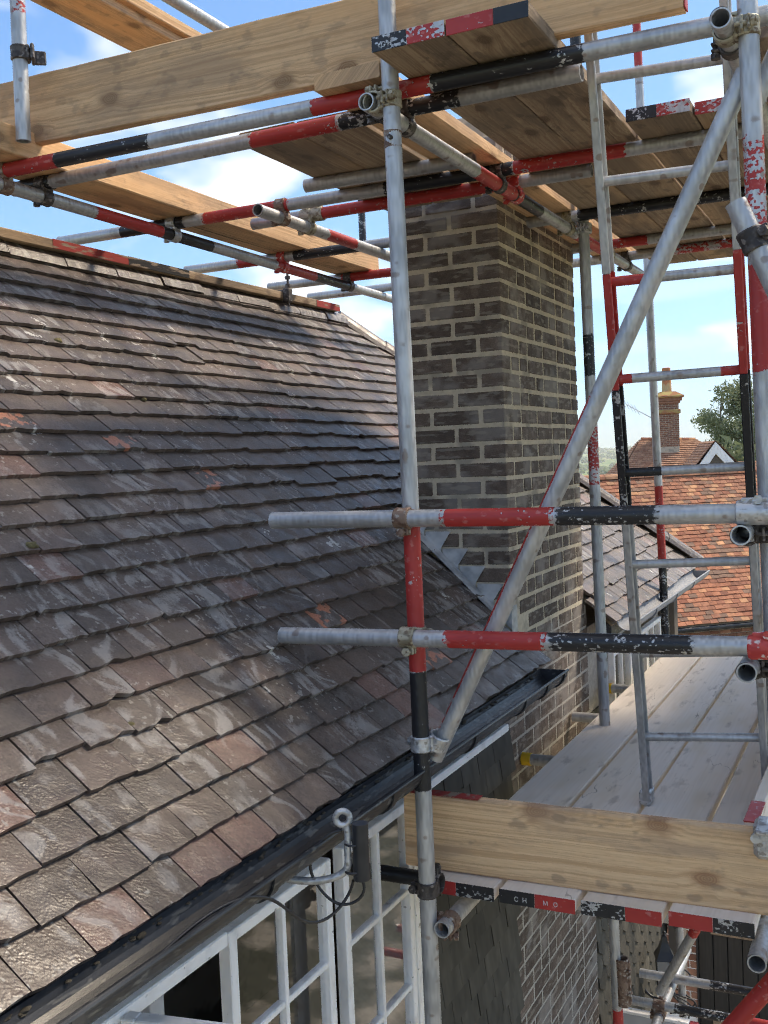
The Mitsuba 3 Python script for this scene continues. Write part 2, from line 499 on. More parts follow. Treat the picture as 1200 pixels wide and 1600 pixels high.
def white_col(p, n, uv):
    m = fbm(p.x * 25, p.y * 25, p.z * 8, 3)
    c = mix(mi.Color3f(0.85, 0.845, 0.83), mi.Color3f(0.70, 0.69, 0.67), smoothstep(0.5, 0.8, m))
    ch = smoothstep(0.76, 0.82, fbm(p.x * 50 + 8, p.y * 50, p.z * 50, 3))
    return mix(c, mi.Color3f(0.26, 0.24, 0.21), ch * 0.8)


mat('white_paint', proc(white_col), 0.45, 0.5)
scene['pane_glass'] = {'type': 'thindielectric', 'int_ior': 1.5}
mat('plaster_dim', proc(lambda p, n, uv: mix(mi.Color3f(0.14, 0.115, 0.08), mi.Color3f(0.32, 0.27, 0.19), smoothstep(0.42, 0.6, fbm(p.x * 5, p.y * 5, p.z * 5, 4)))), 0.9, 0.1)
mat('cable_black', rgb(0.018, 0.018, 0.02), 0.45)
mat('iron_black', proc(lambda p, n, uv: mix(mi.Color3f(0.012, 0.013, 0.016), mi.Color3f(0.03, 0.032, 0.036), fbm(p.x * 30, p.y * 30, p.z * 30, 2))), 0.35)
mat('yellow_cap', rgb(0.62, 0.40, 0.02), 0.45)
mat('lamp_glass', rgb(0.35, 0.36, 0.36), 0.2)
mat('moss', proc(lambda p, n, uv: mix(mi.Color3f(0.05, 0.045, 0.025), mi.Color3f(0.17, 0.145, 0.075), fbm(p.x * 160, p.y * 160, p.z * 160, 2))), 0.95, 0.1)
mat('grime', proc(lambda p, n, uv: mix(mi.Color3f(0.03, 0.026, 0.02), mi.Color3f(0.10, 0.09, 0.07), fbm(p.x * 90, p.y * 90, p.z * 90, 2))), 0.95, 0.1)
mat('underlay', proc(lambda p, n, uv: mix(mi.Color3f(0.20, 0.15, 0.10), mi.Color3f(0.30, 0.23, 0.16), fbm(p.x * 9, p.y * 3, p.z * 9, 3))), 0.9, 0.1)
mat('panel_grey', proc(lambda p, n, uv: mix(mi.Color3f(0.33, 0.34, 0.36), mi.Color3f(0.48, 0.49, 0.51), fbm(p.x * 9, p.y * 9, p.z * 9, 3))), 0.5)
mat('panel_red', rgb(0.42, 0.03, 0.03), 0.5)
mat('paint_old', proc(lambda p, n, uv: mix(mix(mi.Color3f(0.26, 0.035, 0.03), mi.Color3f(0.016, 0.016, 0.018), uv.y), mi.Color3f(0.22, 0.17, 0.13), smoothstep(0.50, 0.62, fbm(p.x * 40, p.y * 14, p.z * 60, 4)))), 0.75, 0.3)
mat('lettering', rgb(0.50, 0.50, 0.50), 0.6)


def ground_col(p, n, uv):
    near = smoothstep(60.0, 30.0, dr.sqrt(dr.square(p.x) + dr.square(p.y)))
    d1, d2, rr = voronoi(p.x / 210, p.y / 260)
    f = mix(mi.Color3f(0.10, 0.15, 0.045), mi.Color3f(0.17, 0.20, 0.07), rr)
    f = mix(f, mi.Color3f(0.30, 0.27, 0.12), dr.select(rr > 0.78, 0.8, 0.0))
    f = f * (0.8 + 0.4 * fbm(p.x / 30, p.y / 30, 0.0, 3))
    g = mix(mi.Color3f(0.10, 0.10, 0.07), mi.Color3f(0.38, 0.34, 0.27), smoothstep(0.42, 0.66, fbm(p.x * 1.7, p.y * 1.7, 0.0, 5)))
    return mix(f, g, near)


mat('ground_mix', proc(ground_col), 0.95, 0.1)
scene['leaf'] = {'type': 'principledthin', 'base_color': proc(lambda p, n, uv: mix(mi.Color3f(0.17, 0.20, 0.11), mi.Color3f(0.32, 0.35, 0.22), uv.x)), 'roughness': 0.5, 'diff_trans': 0.7}
mat('bark', proc(lambda p, n, uv: mix(mi.Color3f(0.16, 0.13, 0.10), mi.Color3f(0.32, 0.28, 0.23), fbm(p.x * 6, p.y * 6, p.z * 2, 3))), 0.9)
mat('far_leaf', proc(lambda p, n, uv: mix(mi.Color3f(0.045, 0.075, 0.025), mi.Color3f(0.09, 0.13, 0.045), uv.x)), 0.9, 0.1)
mat('clay_pot', proc(lambda p, n, uv: mix(mi.Color3f(0.46, 0.20, 0.10), mi.Color3f(0.50, 0.37, 0.20), smoothstep(0.50, 0.65, fbm(p.x * 4 + 3, p.y * 4, p.z * 2.5, 3)))), 0.85, 0.2)
mat('lichen_cap', proc(lambda p, n, uv: mix(mi.Color3f(0.34, 0.17, 0.09), mi.Color3f(0.38, 0.30, 0.12), smoothstep(0.40, 0.65, fbm(p.x * 6, p.y * 6, p.z * 9, 3)))), 0.9, 0.15)

# ------------------------------------------------------------------ the land
def land_z(x, y):
    r = np.hypot(x, y - 8)
    z = -np.clip((r - 55) / 400, 0, 1) ** 1.3 * 46
    h = np.clip((r - 2500) / 6500, 0, 1)
    P = np.stack([x / 1500, y / 1500, 0 * x], -1)
    z = z + h * h * (3 - 2 * h) * (66 + 34 * (meshkit.fbm(P, 3, 3) - 0.3)) + np.clip((r - 300) / 900, 0, 1) * 22 * (meshkit.fbm(P * 2.3, 3, 8) - 0.5)
    return z


rr_ = np.r_[0, 4, 10, 20, 35, 55, 70, 90, 120, 160, 220, 300, 420, 560, 740, 980, 1300, 1700, 2200, 2800, 3500, 4300, 5200, 6200, 7300, 8500, 10000]
aa_ = np.arange(180) * 2 * np.pi / 180
gx = (rr_[:, None] * np.cos(aa_)); gy = 8 + (rr_[:, None] * np.sin(aa_))
gv = np.stack([gx, gy, land_z(gx, gy)], -1).reshape(-1, 3)
gf = []
for i in range(len(rr_) - 1):
    for j in range(180):
        k = (j + 1) % 180
        gf += [[i * 180 + j, (i + 1) * 180 + j, (i + 1) * 180 + k], [i * 180 + j, (i + 1) * 180 + k, i * 180 + k]]
put('ground', (gv, np.array(gf)), 'ground_mix', smooth=True)
tag('ground', kind='structure')

# far woods: crowns standing over the valley
ico = trimesh.creation.icosphere(1)
nr = np.random.RandomState(3)
wp = []
for i in range(1300):
    d = 500 * (16 ** nr.rand())
    az = math.radians(nr.uniform(-34, 8))
    x, y = d * math.sin(az), d * math.cos(az)
    if meshkit.fbm(np.array([[x / 300, y / 300, 0.3]]), 2, 4)[0] < 0.40 and nr.rand() < 0.6:
        continue
    for q in range(2 if d < 2500 else 4):
        xx, yy = x + nr.normal() * 12, y + nr.normal() * 12
        s = nr.uniform(5, 9) * (1 if d < 2500 else 1.5)
        v = ico.vertices * (1 + 0.35 * (meshkit.noise(ico.vertices * 2.2 + nr.rand() * 50, 2)[:, None] - 0.5)) * [s * 1.1, s * 1.1, s * 0.9]
        zz = float(land_z(np.array([xx]), np.array([yy]))[0])
        wp.append((v + [xx, yy, zz + s * 0.55], ico.faces, np.full((len(v), 2), nr.rand())))
m = cat_mesh(wp)
put('woodland', (m[0], m[1]), 'far_leaf', smooth=True, uv=m[2])
tag('woodland', 'distant dark green woodland across the valley fields', 'woodland', kind='stuff')

# ------------------------------------------------------------------ the house: roof
C44, S44 = math.cos(math.radians(44)), math.sin(math.radians(44))
EX, EZ = -1.335, 5.312
DS, DN = np.array([-C44, 0, S44]), np.array([S44, 0, C44])
tag(key('house'), 'dark tiled house with a brown brick chimney breast and white casement windows', 'house')
H = 'house'
RG, RW = 0.0955, 0.1535
SL = 2.59


def on_roof(s, y, h=0.0):
    return np.array([EX, y, EZ]) + DS * s + DN * h


def hip_y(x):
    return 5.85 + (x + 3.2) * 1.072


rp = np.array([on_roof(a, b, -0.012) for a, b in ((-0.01, 0.2), (-0.01, 4.085), (0.222, 4.085), (0.222, 5.315), (-0.01, 5.315), (-0.01, 7.84), (SL, 5.85), (SL, 0.2))])
far_e, far_w = np.array([-5.07, 0.2, EZ]), np.array([-5.07, 7.84, EZ])
rv = np.array([rp[7], rp[6], far_w, far_e, rp[5]])
put('roof', cat_mesh([prism(rp, [0, 0, 0], -DN * 0.012), (rv, np.array([[0, 1, 2], [0, 2, 3], [1, 4, 2]]))])[:2], 'underlay', H)
RF = H + '__roof'
tag(RF, 'hipped roof of dark plain tiles with a few red ones')


def tile_part(s, y, tone, kind, lift=0.0, rot=0.0, w=RW - 0.004, ln=0.19, th=0.0150):
    """A plain clay tile lying on the slope with its tail raised and a slight camber."""
    nu, V = 6, []
    ej = [(rng.gauss(0, 0.0013) + (rng.uniform(.003, .009) if rng.random() < 0.05 else 0), -abs(rng.gauss(0, 0.0009)), rng.gauss(0, .003)) for _ in range(6)]
    for top in (1, 0):
        for x in (0.0, 0.05, ln):
            for j in range(nu):
                c = -0.5 + j / (nu - 1)
                h = 0.036 + lift - 0.162 * x + 0.0016 * (1 - 4 * c * c) + (0 if top else -th)
                if x == 0.0:
                    h += (ej[j][1] if top else 0)
                xx, yy = x + (ej[j][0] if x == 0.0 else 0), c * w + (ej[j][2] if 0 < j < nu - 1 else 0)
                V.append((s + xx * 1.0 + yy * rot, y + yy - xx * rot, h))
    q = np.array(V)
    v = np.array([EX, 0, EZ]) + q[:, :1] * DS + q[:, 1:2] * [0, 1, 0] + q[:, 2:3] * DN
    F = []
    o = 3 * nu
    for a in range(2):
        for j in range(nu - 1):
            i = a * nu + j
            F += [[i, i + 1, i + nu + 1], [i, i + nu + 1, i + nu]]
    for j in range(nu - 1):
        F += [[j, o + j, o + j + 1], [j, o + j + 1, j + 1]]
    for a in range(2):
        for i, sg in ((a * nu, 0), (a * nu + nu - 1, 1)):
            t = [[i, i + nu, o + i + nu], [i, o + i + nu, o + i]]
            F += [x[::-1] for x in t] if sg else t
    return v, np.array(F)[:, ::-1], np.tile([tone, kind], (len(v), 1))


tiles = []
SPALL = [(3.02, 12), (2.72, 14), (2.35, 15), (3.28, 2), (2.95, 5)]
CRN = np.linalg.inv(np.stack([np.cross(UP, -FWD) * -1, UP, FWD], 1))


def view(p):
    r = np.cross(FWD, UP)
    q = np.asarray(p) - EYE
    d = q @ FWD
    return np.array([q @ r / d * 1620 + 600, 800 - q @ UP / d * 1620]), d


for r in range(27):
    y = 0.25 + (r % 2) * RW / 2 + rng.uniform(-0.012, 0.012)
    while y < 7.9:
        w = RW * rng.uniform(0.985, 1.015)
        s = r * RG
        x = EX - C44 * (s + 0.05)
        if y < hip_y(x) - 0.03 and not (-1.965 < x < -1.2 and 4.09 < y < 5.30) and s < SL - 0.05:
            wave = 0.016 * (meshkit.noise(np.array([[y * 1.1, r * 0.27, 0.5]]), 2)[0] - 0.5) + 0.010 * (meshkit.noise(np.array([[y * 4, r * 0.9, 2.5]]), 5)[0] - 0.5)
            if y > 4.62 - 0.25 * s + 0.0 and y < 7:
                wave -= 0.012
            slip = rng.gauss(0, 0.0028) + (rng.choice([-0.022, -0.012, 0.012]) if rng.random() < 0.025 else 0)
            lift = abs(rng.gauss(0, 0.0012)) + 0.006 * (meshkit.noise(np.array([[y * 0.9, r * 0.2, 7.5]]), 3)[0] - 0.4)
            tone = rng.random() ** 1.2 * 0.8
            low = 1.0 if r < 9 else 0.35
            if rng.random() < 0.09 * low:
                tone = rng.uniform(0.82, 1.0)
            kind = 0.0
            for (sy, sr) in SPALL:
                if sr == r and abs(sy - y) < RW / 2:
                    kind = 1.0
            t = tile_part(s + wave + slip, y, tone, kind, lift, rng.gauss(0, 0.010), w - 0.004)
            px, d = view(t[0].mean(0))
            vis = -20 < px[0] < 1220 and -20 < px[1] < 1620
            tiles.append((d if vis else 99 + d, t))
        y += w
tiles.sort(key=lambda q: q[0])
for d, t in tiles[:300]:
    putp('tile', t, 'tile_dark', RF)
k = putp('upper_tiles', cat_mesh([t for d, t in tiles[300:]]), 'tile_dark', RF)
tag(k, kind='stuff')


def half_round(p0, p1, up, r=0.105, th=0.014, arc=150, n=10):
    p0, p1, up = (np.asarray(q, float) for q in (p0, p1, up))
    d = (p1 - p0) / np.linalg.norm(p1 - p0)
    up = up - d * (up @ d); up /= np.linalg.norm(up)
    sd = np.cross(d, up)
    prof = []
    for rr in (r, r - th):
        a = np.radians(np.linspace(-arc / 2, arc / 2, n))
        a = a if rr == r else a[::-1]
        prof += [sd * math.sin(q) * rr + up * (math.cos(q) * rr - r * 0.55) for q in a]
    return prism(np.array([p0 + q for q in prof]), p0, p1)


RTOP = on_roof(SL, 0, 0)
y = 0.2
while y < 5.8:
    ln = 0.31
    j = rng.gauss(0, 0.003)
    t = half_round([RTOP[0] + j, y, RTOP[2] - 0.012 + j], [RTOP[0] + j, min(y + ln, 5.86), RTOP[2] - 0.012 + j + rng.gauss(0, 0.003)], [0, 0, 1], 0.115 + rng.uniform(-.002, .002), 0.010)
    t = (t[0], t[1], np.tile([rng.random() * 0.5, 0], (len(t[0]), 1)))
    putp('ridge_tile', t, 'tile_dark', RF, smooth=False)
    y += ln + 0.006
h0, h1 = np.array([-3.19, 5.86, on_roof(SL, 0)[2] + 0.02]), np.array([-1.33, 7.86, EZ + 0.05])
N = 9
for i in range(N):
    a, b = h0 + (h1 - h0) * (i / N), h0 + (h1 - h0) * ((i + 1) / N - 0.002)
    lift = np.array([0, 0, rng.gauss(0, 0.004)])
    t = half_round(a + lift, b + lift, [0.3, 0.3, 1], 0.105)
    putp('hip_tile', (t[0], t[1], np.tile([rng.random() * 0.6 + .2, 0], (len(t[0]), 1))), 'tile_dark', RF)
# moss clumps caught on the tiles
for (s, yy, sz) in ((1.93, 2.86, 0.016), (0.98, 2.0, 0.017), (1.62, 3.05, 0.010), (0.40, 1.86, 0.009)):
    v = ico.vertices * (1 + 0.6 * (meshkit.noise(ico.vertices * 2 + s * 40, 3)[:, None] - 0.5)) * sz * [1, 1.3, 0.8]
    put('moss_clump', (v + on_roof(s, yy, 0.03), ico.faces), 'moss', RF, smooth=True)

# ------------------------------------------------------------------ the house: chimney
CX0, CX1, CY0, CY1 = -1.912, -1.47, 4.14, 5.262
BJ = 0.0034
putp('chimney', bx(CX0 + BJ, CX1 - BJ, CY0 + BJ, CY1 - BJ, 5.0, 7.62), 'mortar', H)
CH = H + '__chimney'
tag(CH, 'brown brick chimney stack with thick pale mortar joints')


def brick(x0, x1, y0, y1, z, parent, h=0.0585, name='brick', bs='brick_dark', e=0.0038, jx=0.001, ch=0.0035, jit=0.0013):
    t = bx(x0 + (e if x0 > CX0 + .01 else 0) + rng.uniform(-.001, .001), x1 - (e if x1 < CX1 - .01 else 0) + rng.uniform(-jx, jx),
           y0 + (e if y0 > CY0 + .01 else 0) + rng.uniform(-.001, .001), y1 - (e if y1 < CY1 - .01 else 0) + rng.uniform(-.001, .001),
           z + rng.uniform(-.001, .002), z + h + rng.uniform(-.002, .001), ch, (rng.random(), 0), jit)
    putp(name, t, bs, parent)


CO = 0.0752
z, row = 5.36, 0
while z < 7.5:
    px, d = view([CX1, CY0, z])
    below = lambda x, zz: zz + 0.08 < EZ + (EX - x) * S44 / C44
    if row % 2 == 0:
        front = [(CX1 - 0.215, CX1), (CX0, CX1 - 0.226)]
        yy = CY0 + 0.1125
    else:
        front = [(CX1 - 0.1025, CX1), (CX1 - 0.3285, CX1 - 0.1135), (CX0, CX1 - 0.3395)]
        yy = CY0 + 0.2255
    for i, (a, b) in enumerate(front):
        if not below((a + b) / 2 - 0.05, z):
            brick(a, b, CY0, (CY0 + 0.1025) if row % 2 == 0 or i else CY0 + 0.215, z, CH)
    while yy < CY1 - 0.03:
        e = yy + (0.215 if rng.random() < 0.72 else 0.1025)
        if CY1 - e < 0.07:
            e = CY1
        brick(CX1 - 0.1, CX1, yy + 0.0, min(e, CY1), z, CH)
        yy = e + 0.0105
    z += CO
    row += 1
# stepped lead flashing where the roof meets the stack
roof_z = lambda x: EZ + (EX - x) * S44 / C44
for k in range(8):
    tip = np.array([-1.500 - 0.0775 * k, 5.655 + CO * k])
    b0 = tip + [-0.118 + 0.0, 0.0]           # left end of the step's top edge
    b1 = tip + [-0.048, -CO + 0.004]         # foot of its slanting edge
    pl = [b0, tip, b1, (b1[0] + 0.002, roof_z(b1[0]) + 0.020), (b0[0], roof_z(b0[0]) + 0.020)]
    o = 0.006 + 0.0014 * (k % 2)
    P = np.array([[min(max(x, CX0 - 0.02), CX1 + 0.004), CY0 - o, zz] for x, zz in pl])
    putp('lead_flashing', prism(P, [0, 0, 0], [0, -0.0025, 0]), 'lead', CH)
P = np.array([[-1.55, CY0 - 0.0095, roof_z(-1.55) + 0.02], [CX1 + 0.004, CY0 - 0.0095, roof_z(CX1) + 0.02], [CX1 + 0.004, CY0 - 0.0095, 5.56], [-1.53, CY0 - 0.0095, 5.56]])
putp('lead_flashing', prism(P, [0, 0, 0], [0, -0.0025, 0]), 'lead', CH)
putp('lead_flashing', bx(CX1 + 0.001, CX1 + 0.004, CY0 - 0.01, CY0 + 0.06, 5.42, 5.56, 0.001), 'lead', CH)
t = prism(np.array([[-1.96, 4.06, 0], [-1.50, 4.06, 0], [-1.50, 4.13, 0], [-1.96, 4.13, 0]]) * [1, 1, 0] + [[0, 0, EZ + (EX - x) * S44 / C44 + 0.047] for x in (-1.96, -1.50, -1.50, -1.96)], [0, 0, 0], np.array(DN) * 0.003)
putp('lead_soaker', t, 'lead', CH)

# ------------------------------------------------------------------ the house: walls
WX = -1.44
wall = [bx(WX - 0.3, WX - 0.03, 3.02, 3.93, 0, 5.26), bx(WX - 0.3, -1.505, 5.30, 7.2, 0, 4.62), bx(WX - 0.3, -1.505, 5.30, 5.62, 4.62, 5.26), bx(WX - 0.3, WX - 0.03, 6.95, 7.2, 4.62, 5.26),
        bx(WX - 0.3, WX - 0.03, 0.2, 3.02, 0, 3.95), bx(WX - 0.3, WX - 0.03, 0.2, 1.0, 3.95, 5.26), bx(WX - 0.3, WX - 0.03, 0.2, 3.02, 5.105, 5.26), bx(WX - 0.3, WX - 0.03, 5.62, 6.95, 5.12, 5.26),
        bx(-1.75, -1.4718, 3.933, 5.297, 0, 5.40), bx(-5.05, -1.74, 7.0, 7.2, 0, 5.26), bx(-5.05, -4.8, 0.2, 7.2, 0, 5.26), bx(-5.05, -1.74, 0.2, 0.4, 0, 5.26)]
putp('wall', cat_mesh(wall), 'mortar_grey', H)
WA = H + '__wall'
# brick breast below the stack
z, row = 2.66, 0
while z < 5.36:
    hidden = False
    yy = 3.93
    if row % 2:
        yy = 3.93
        brick(-1.58, -1.47, yy, yy + 0.1025, z, WA, 0.0645, e=0.0030, jx=0.0004, ch=0.0018, jit=0.0005); yy += 0.113
    while yy < 5.29:
        e = min(yy + (0.215 if rng.random() < 0.86 else 0.1025), 5.30)
        if 5.30 - e < 0.06:
            e = 5.30
        brick(-1.58, -1.47, yy, e, z, WA, 0.0645, e=0.0030, jx=0.0004, ch=0.0018, jit=0.0005); yy = e + 0.0105
    z += CO
    row += 1


def hung(y, z, w, g, tone, kind, point=False, x0=WX):
    th, ln = 0.011, g * 1.9
    if point:
        pr = [(-w / 2, g * 0.42), (0, 0), (w / 2, g * 0.42), (w / 2, ln), (-w / 2, ln)]
    else:
        pr = [(-w / 2, 0), (w / 2, 0), (w / 2, ln), (-w / 2, ln)]
    P = np.array([[x0 + 0.012 - 0.12 * b + rng.uniform(-.001, .0015), y + a, z + b] for a, b in pr])
    t = prism(P, [0, 0, 0], [-th, 0, 0])
    return t[0], t[1], np.tile([tone, kind], (len(t[0]), 1))


z, row = 3.2, 0
while z < 5.09:
    y = 3.03 + (row % 2) * 0.08
    while y < 3.99:
        yc = min(max(y, 3.03 + 0.05), 3.93)
        t = hung(yc + rng.uniform(-.002, .002), z + rng.uniform(-.006, .006), 0.158, 0.1, rng.random(), 0)
        putp('hung_tile', t, 'tile_hung', WA)
        y += 0.163
    z += 0.1
    row += 1
k = putp('hung_tile', hung(3.43, 3.97, 0.09, 0.12, 0.5, 1, x0=WX + 0.012), 'tile_hung', WA)
tag(k, 'orange hung tile in the dark wall')
z, row = 2.55, 0
while z < 4.0:
    y = 5.38 + (row % 2) * 0.075
    while y < 7.16:
        putp('pointed_tile', hung(y, z, 0.146, 0.1, rng.random(), 0, True, -1.487), 'tile_hung', WA)
        y += 0.15
    z += 0.1
    row += 1
m = []
z, row = 4.0, 0
while z < 4.6:
    for i in range(12):
        m.append(hung(5.38 + (row % 2) * 0.075 + i * 0.15, z, 0.146, 0.1, rng.random(), 0, True, -1.487))
    z += 0.1; row += 1
tag(putp('upper_pointed_tiles', cat_mesh(m), 'tile_hung', WA), kind='stuff')
putp('corner_post', bx(-1.46, -1.36, 7.08, 7.2, 2.5, 5.2), 'wood_old', WA)

# fascia, trim, gutters
putp('fascia', bx(-1.41, -1.345, 0.2, 4.10, 5.225, 5.30), 'gutter_black', H)
putp('fascia', bx(-1.41, -1.345, 5.32, 7.30, 5.225, 5.30), 'gutter_black', H)
putp('head_trim', bx(-1.47, -1.425, 0.9, 1.955, 5.075, 5.110, 0.003), 'white_paint', H)
putp('head_trim', bx(-1.47, -1.425, 3.0, 3.93, 5.083, 5.113, 0.003), 'white_paint', H)


def gutter(y0, y1, mat_, gx_=-1.27, gz=5.318, r=0.060, bk=()):
    a = np.radians(np.linspace(180, 360, 15))
    pr = [[gx_ + r * math.cos(q), y0, gz + r * math.sin(q)] for q in a] + [[gx_ + (r - 0.004) * math.cos(q), y0, gz + (r - 0.004) * math.sin(q)] for q in a[::-1]]
    k = putp('gutter', prism(np.array(pr), [0, y0, 0], [0, y1, 0]), mat_, H)
    lip = []
    putp('rim', cat_mesh([rod([gx_ + r, y0, gz], [gx_ + r, y1, gz], 0.0055, 8)]), mat_, k)
    for yb in bk:
        rr = r + 0.006
        pr = [[gx_ + rr * math.cos(q), yb, gz + rr * math.sin(q)] for q in a] + [[gx_ + (r + .001) * math.cos(q), yb, gz + (r + .001) * math.sin(q)] for q in a[::-1]]
        putp('bracket', prism(np.array(pr), [0, yb, 0], [0, yb + 0.03, 0]), mat_, k)
    e = [[gx_ + r * math.cos(q), y1 - 0.004, gz + r * math.sin(q)] for q in a]
    putp('stop_end', prism(np.array(e), [0, 0, 0], [0, 0.006, 0]), mat_, k)
    return k


gk = gutter(0.2, 4.06, 'gutter_black', bk=(1.22, 1.83, 2.42, 3.02, 3.52, 3.78, 4.0))
tag(gk, 'black half round gutter along the near eave')
gk = gutter(5.36, 7.62, 'gutter_grey', bk=(5.8, 6.4, 7.0))
tag(gk, 'weathered grey gutter beyond the chimney')
# dark debris along the gutter's tile edge
m = []
for i in range(260):
    yy = rng.uniform(0.9, 4.0)
    v = ico.vertices[:12] if False else ico.vertices
    sz = rng.uniform(0.003, 0.007)
    m.append((v * sz * [1, 1.6, 0.6] * (1 + 0.5 * (meshkit.noise(v * 2 + i, 3)[:, None] - .5)) + on_roof(rng.uniform(-0.018, 0.006), yy, -0.004 + rng.uniform(0, .012)), ico.faces))
tag(put('gutter_debris', cat_mesh(m)[:2], 'grime', H), kind='stuff')


# windows
def casement(o, ax, w, z0, z1, rails, name='window', mid=True):
    """A white casement: o = hinge foot (x, y), ax = unit direction of its width; parts frame, glazing_bar, pane."""
    ax = np.array([ax[0], ax[1], 0.0]); ax /= np.linalg.norm(ax)
    nrm = np.array([ax[1], -ax[0], 0])
    R = np.stack([ax, nrm, [0, 0, 1]], 1)
    st, dp = 0.031, 0.036

    def b(u0, u1, za, zb, d=dp, off=0.0):
        c = np.array([o[0], o[1], 0]) + ax * (u0 + u1) / 2 + nrm * off + [0, 0, (za + zb) / 2]
        return cbox(c, [u1 - u0, d, zb - za], 0.003, R)
    k = H + '__' + name
    k = key(k)
    putp('frame', cat_mesh([b(0, st, z0, z1), b(w - st, w, z0, z1), b(st, w - st, z1 - st, z1), b(st, w - st, z0, z0 + st * 1.4)]), 'white_paint', k)
    um = w / 2
    if mid:
        putp('glazing_bar', b(um - 0.008, um + 0.008, z0 + st * 1.4, z1 - st, 0.026, 0.002), 'white_paint', k)
    cols = [(st, um - 0.01), (um + 0.01, w - st)] if mid else [(st, w - st)]
    zs = [z1 - st] + list(rails) + [z0 + st * 1.4]
    for zr in rails:
        for c0, c1 in cols:
            putp('glazing_bar', b(c0, c1, zr - 0.009, zr + 0.009, 0.026), 'white_paint', k)
    for i in range(len(zs) - 1):
        for c0, c1 in cols:
            u0, u1 = c0, c1
            za, zb = zs[i + 1] + (0.011 if i < len(zs) - 2 else 0), zs[i] - (0.011 if i else 0)
            c = np.array([o[0], o[1], 0.0])
            P = np.array([c + ax * u0 + [0, 0, za], c + ax * u1 + [0, 0, za], c + ax * u1 + [0, 0, zb], c + ax * u0 + [0, 0, zb]])
            put('pane', (P, np.array([[0, 1, 2], [0, 2, 3]])), 'pane_glass', k)
    return k


k = casement((WX, 1.958), (0.0, 1), 0.488, 3.95, 5.106, (4.815, 4.50))
tag(k, 'white casement second from the open one')
k = casement((WX, 2.515), (0, 1), 0.455, 3.95, 5.106, (4.812, 4.50))
tag(k, 'white casement beside the hung tiles')
k = casement((WX + 0.02, 1.585), (1, 0.17), 0.43, 3.95, 5.10, (4.82, 4.5))
tag(k, 'white casement swung open into the scaffold')
putp('window_post', bx(WX - 0.03, WX + 0.02, 2.975, 3.022, 3.95, 5.065), 'white_paint', H)
putp('window_post', bx(WX - 0.12, WX - 0.035, 2.455, 2.512, 3.95, 5.065), 'wood_old', H)
putp('window_post', bx(WX - 0.16, WX - 0.08, 1.78, 1.83, 3.95, 5.065), 'panel_grey', H)
putp('window_sill', bx(WX - 0.1, WX + 0.07, 1.0, 3.05, 3.90, 3.948), 'white_paint', H)
k = casement((WX + 0.005, 5.64), (0, 1), 0.42, 4.62, 5.09, (), mid=True)
k = casement((WX + 0.005, 6.07), (0, 1), 0.42, 4.62, 5.09, (), mid=True)
k = casement((WX + 0.005, 6.50), (0, 1), 0.42, 4.62, 5.09, (), mid=True)
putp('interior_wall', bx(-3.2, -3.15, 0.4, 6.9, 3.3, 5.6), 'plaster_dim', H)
putp('interior_floor', bx(-3.2, WX - 0.3, 0.4, 6.9, 3.25, 3.3), 'plaster_dim', H)
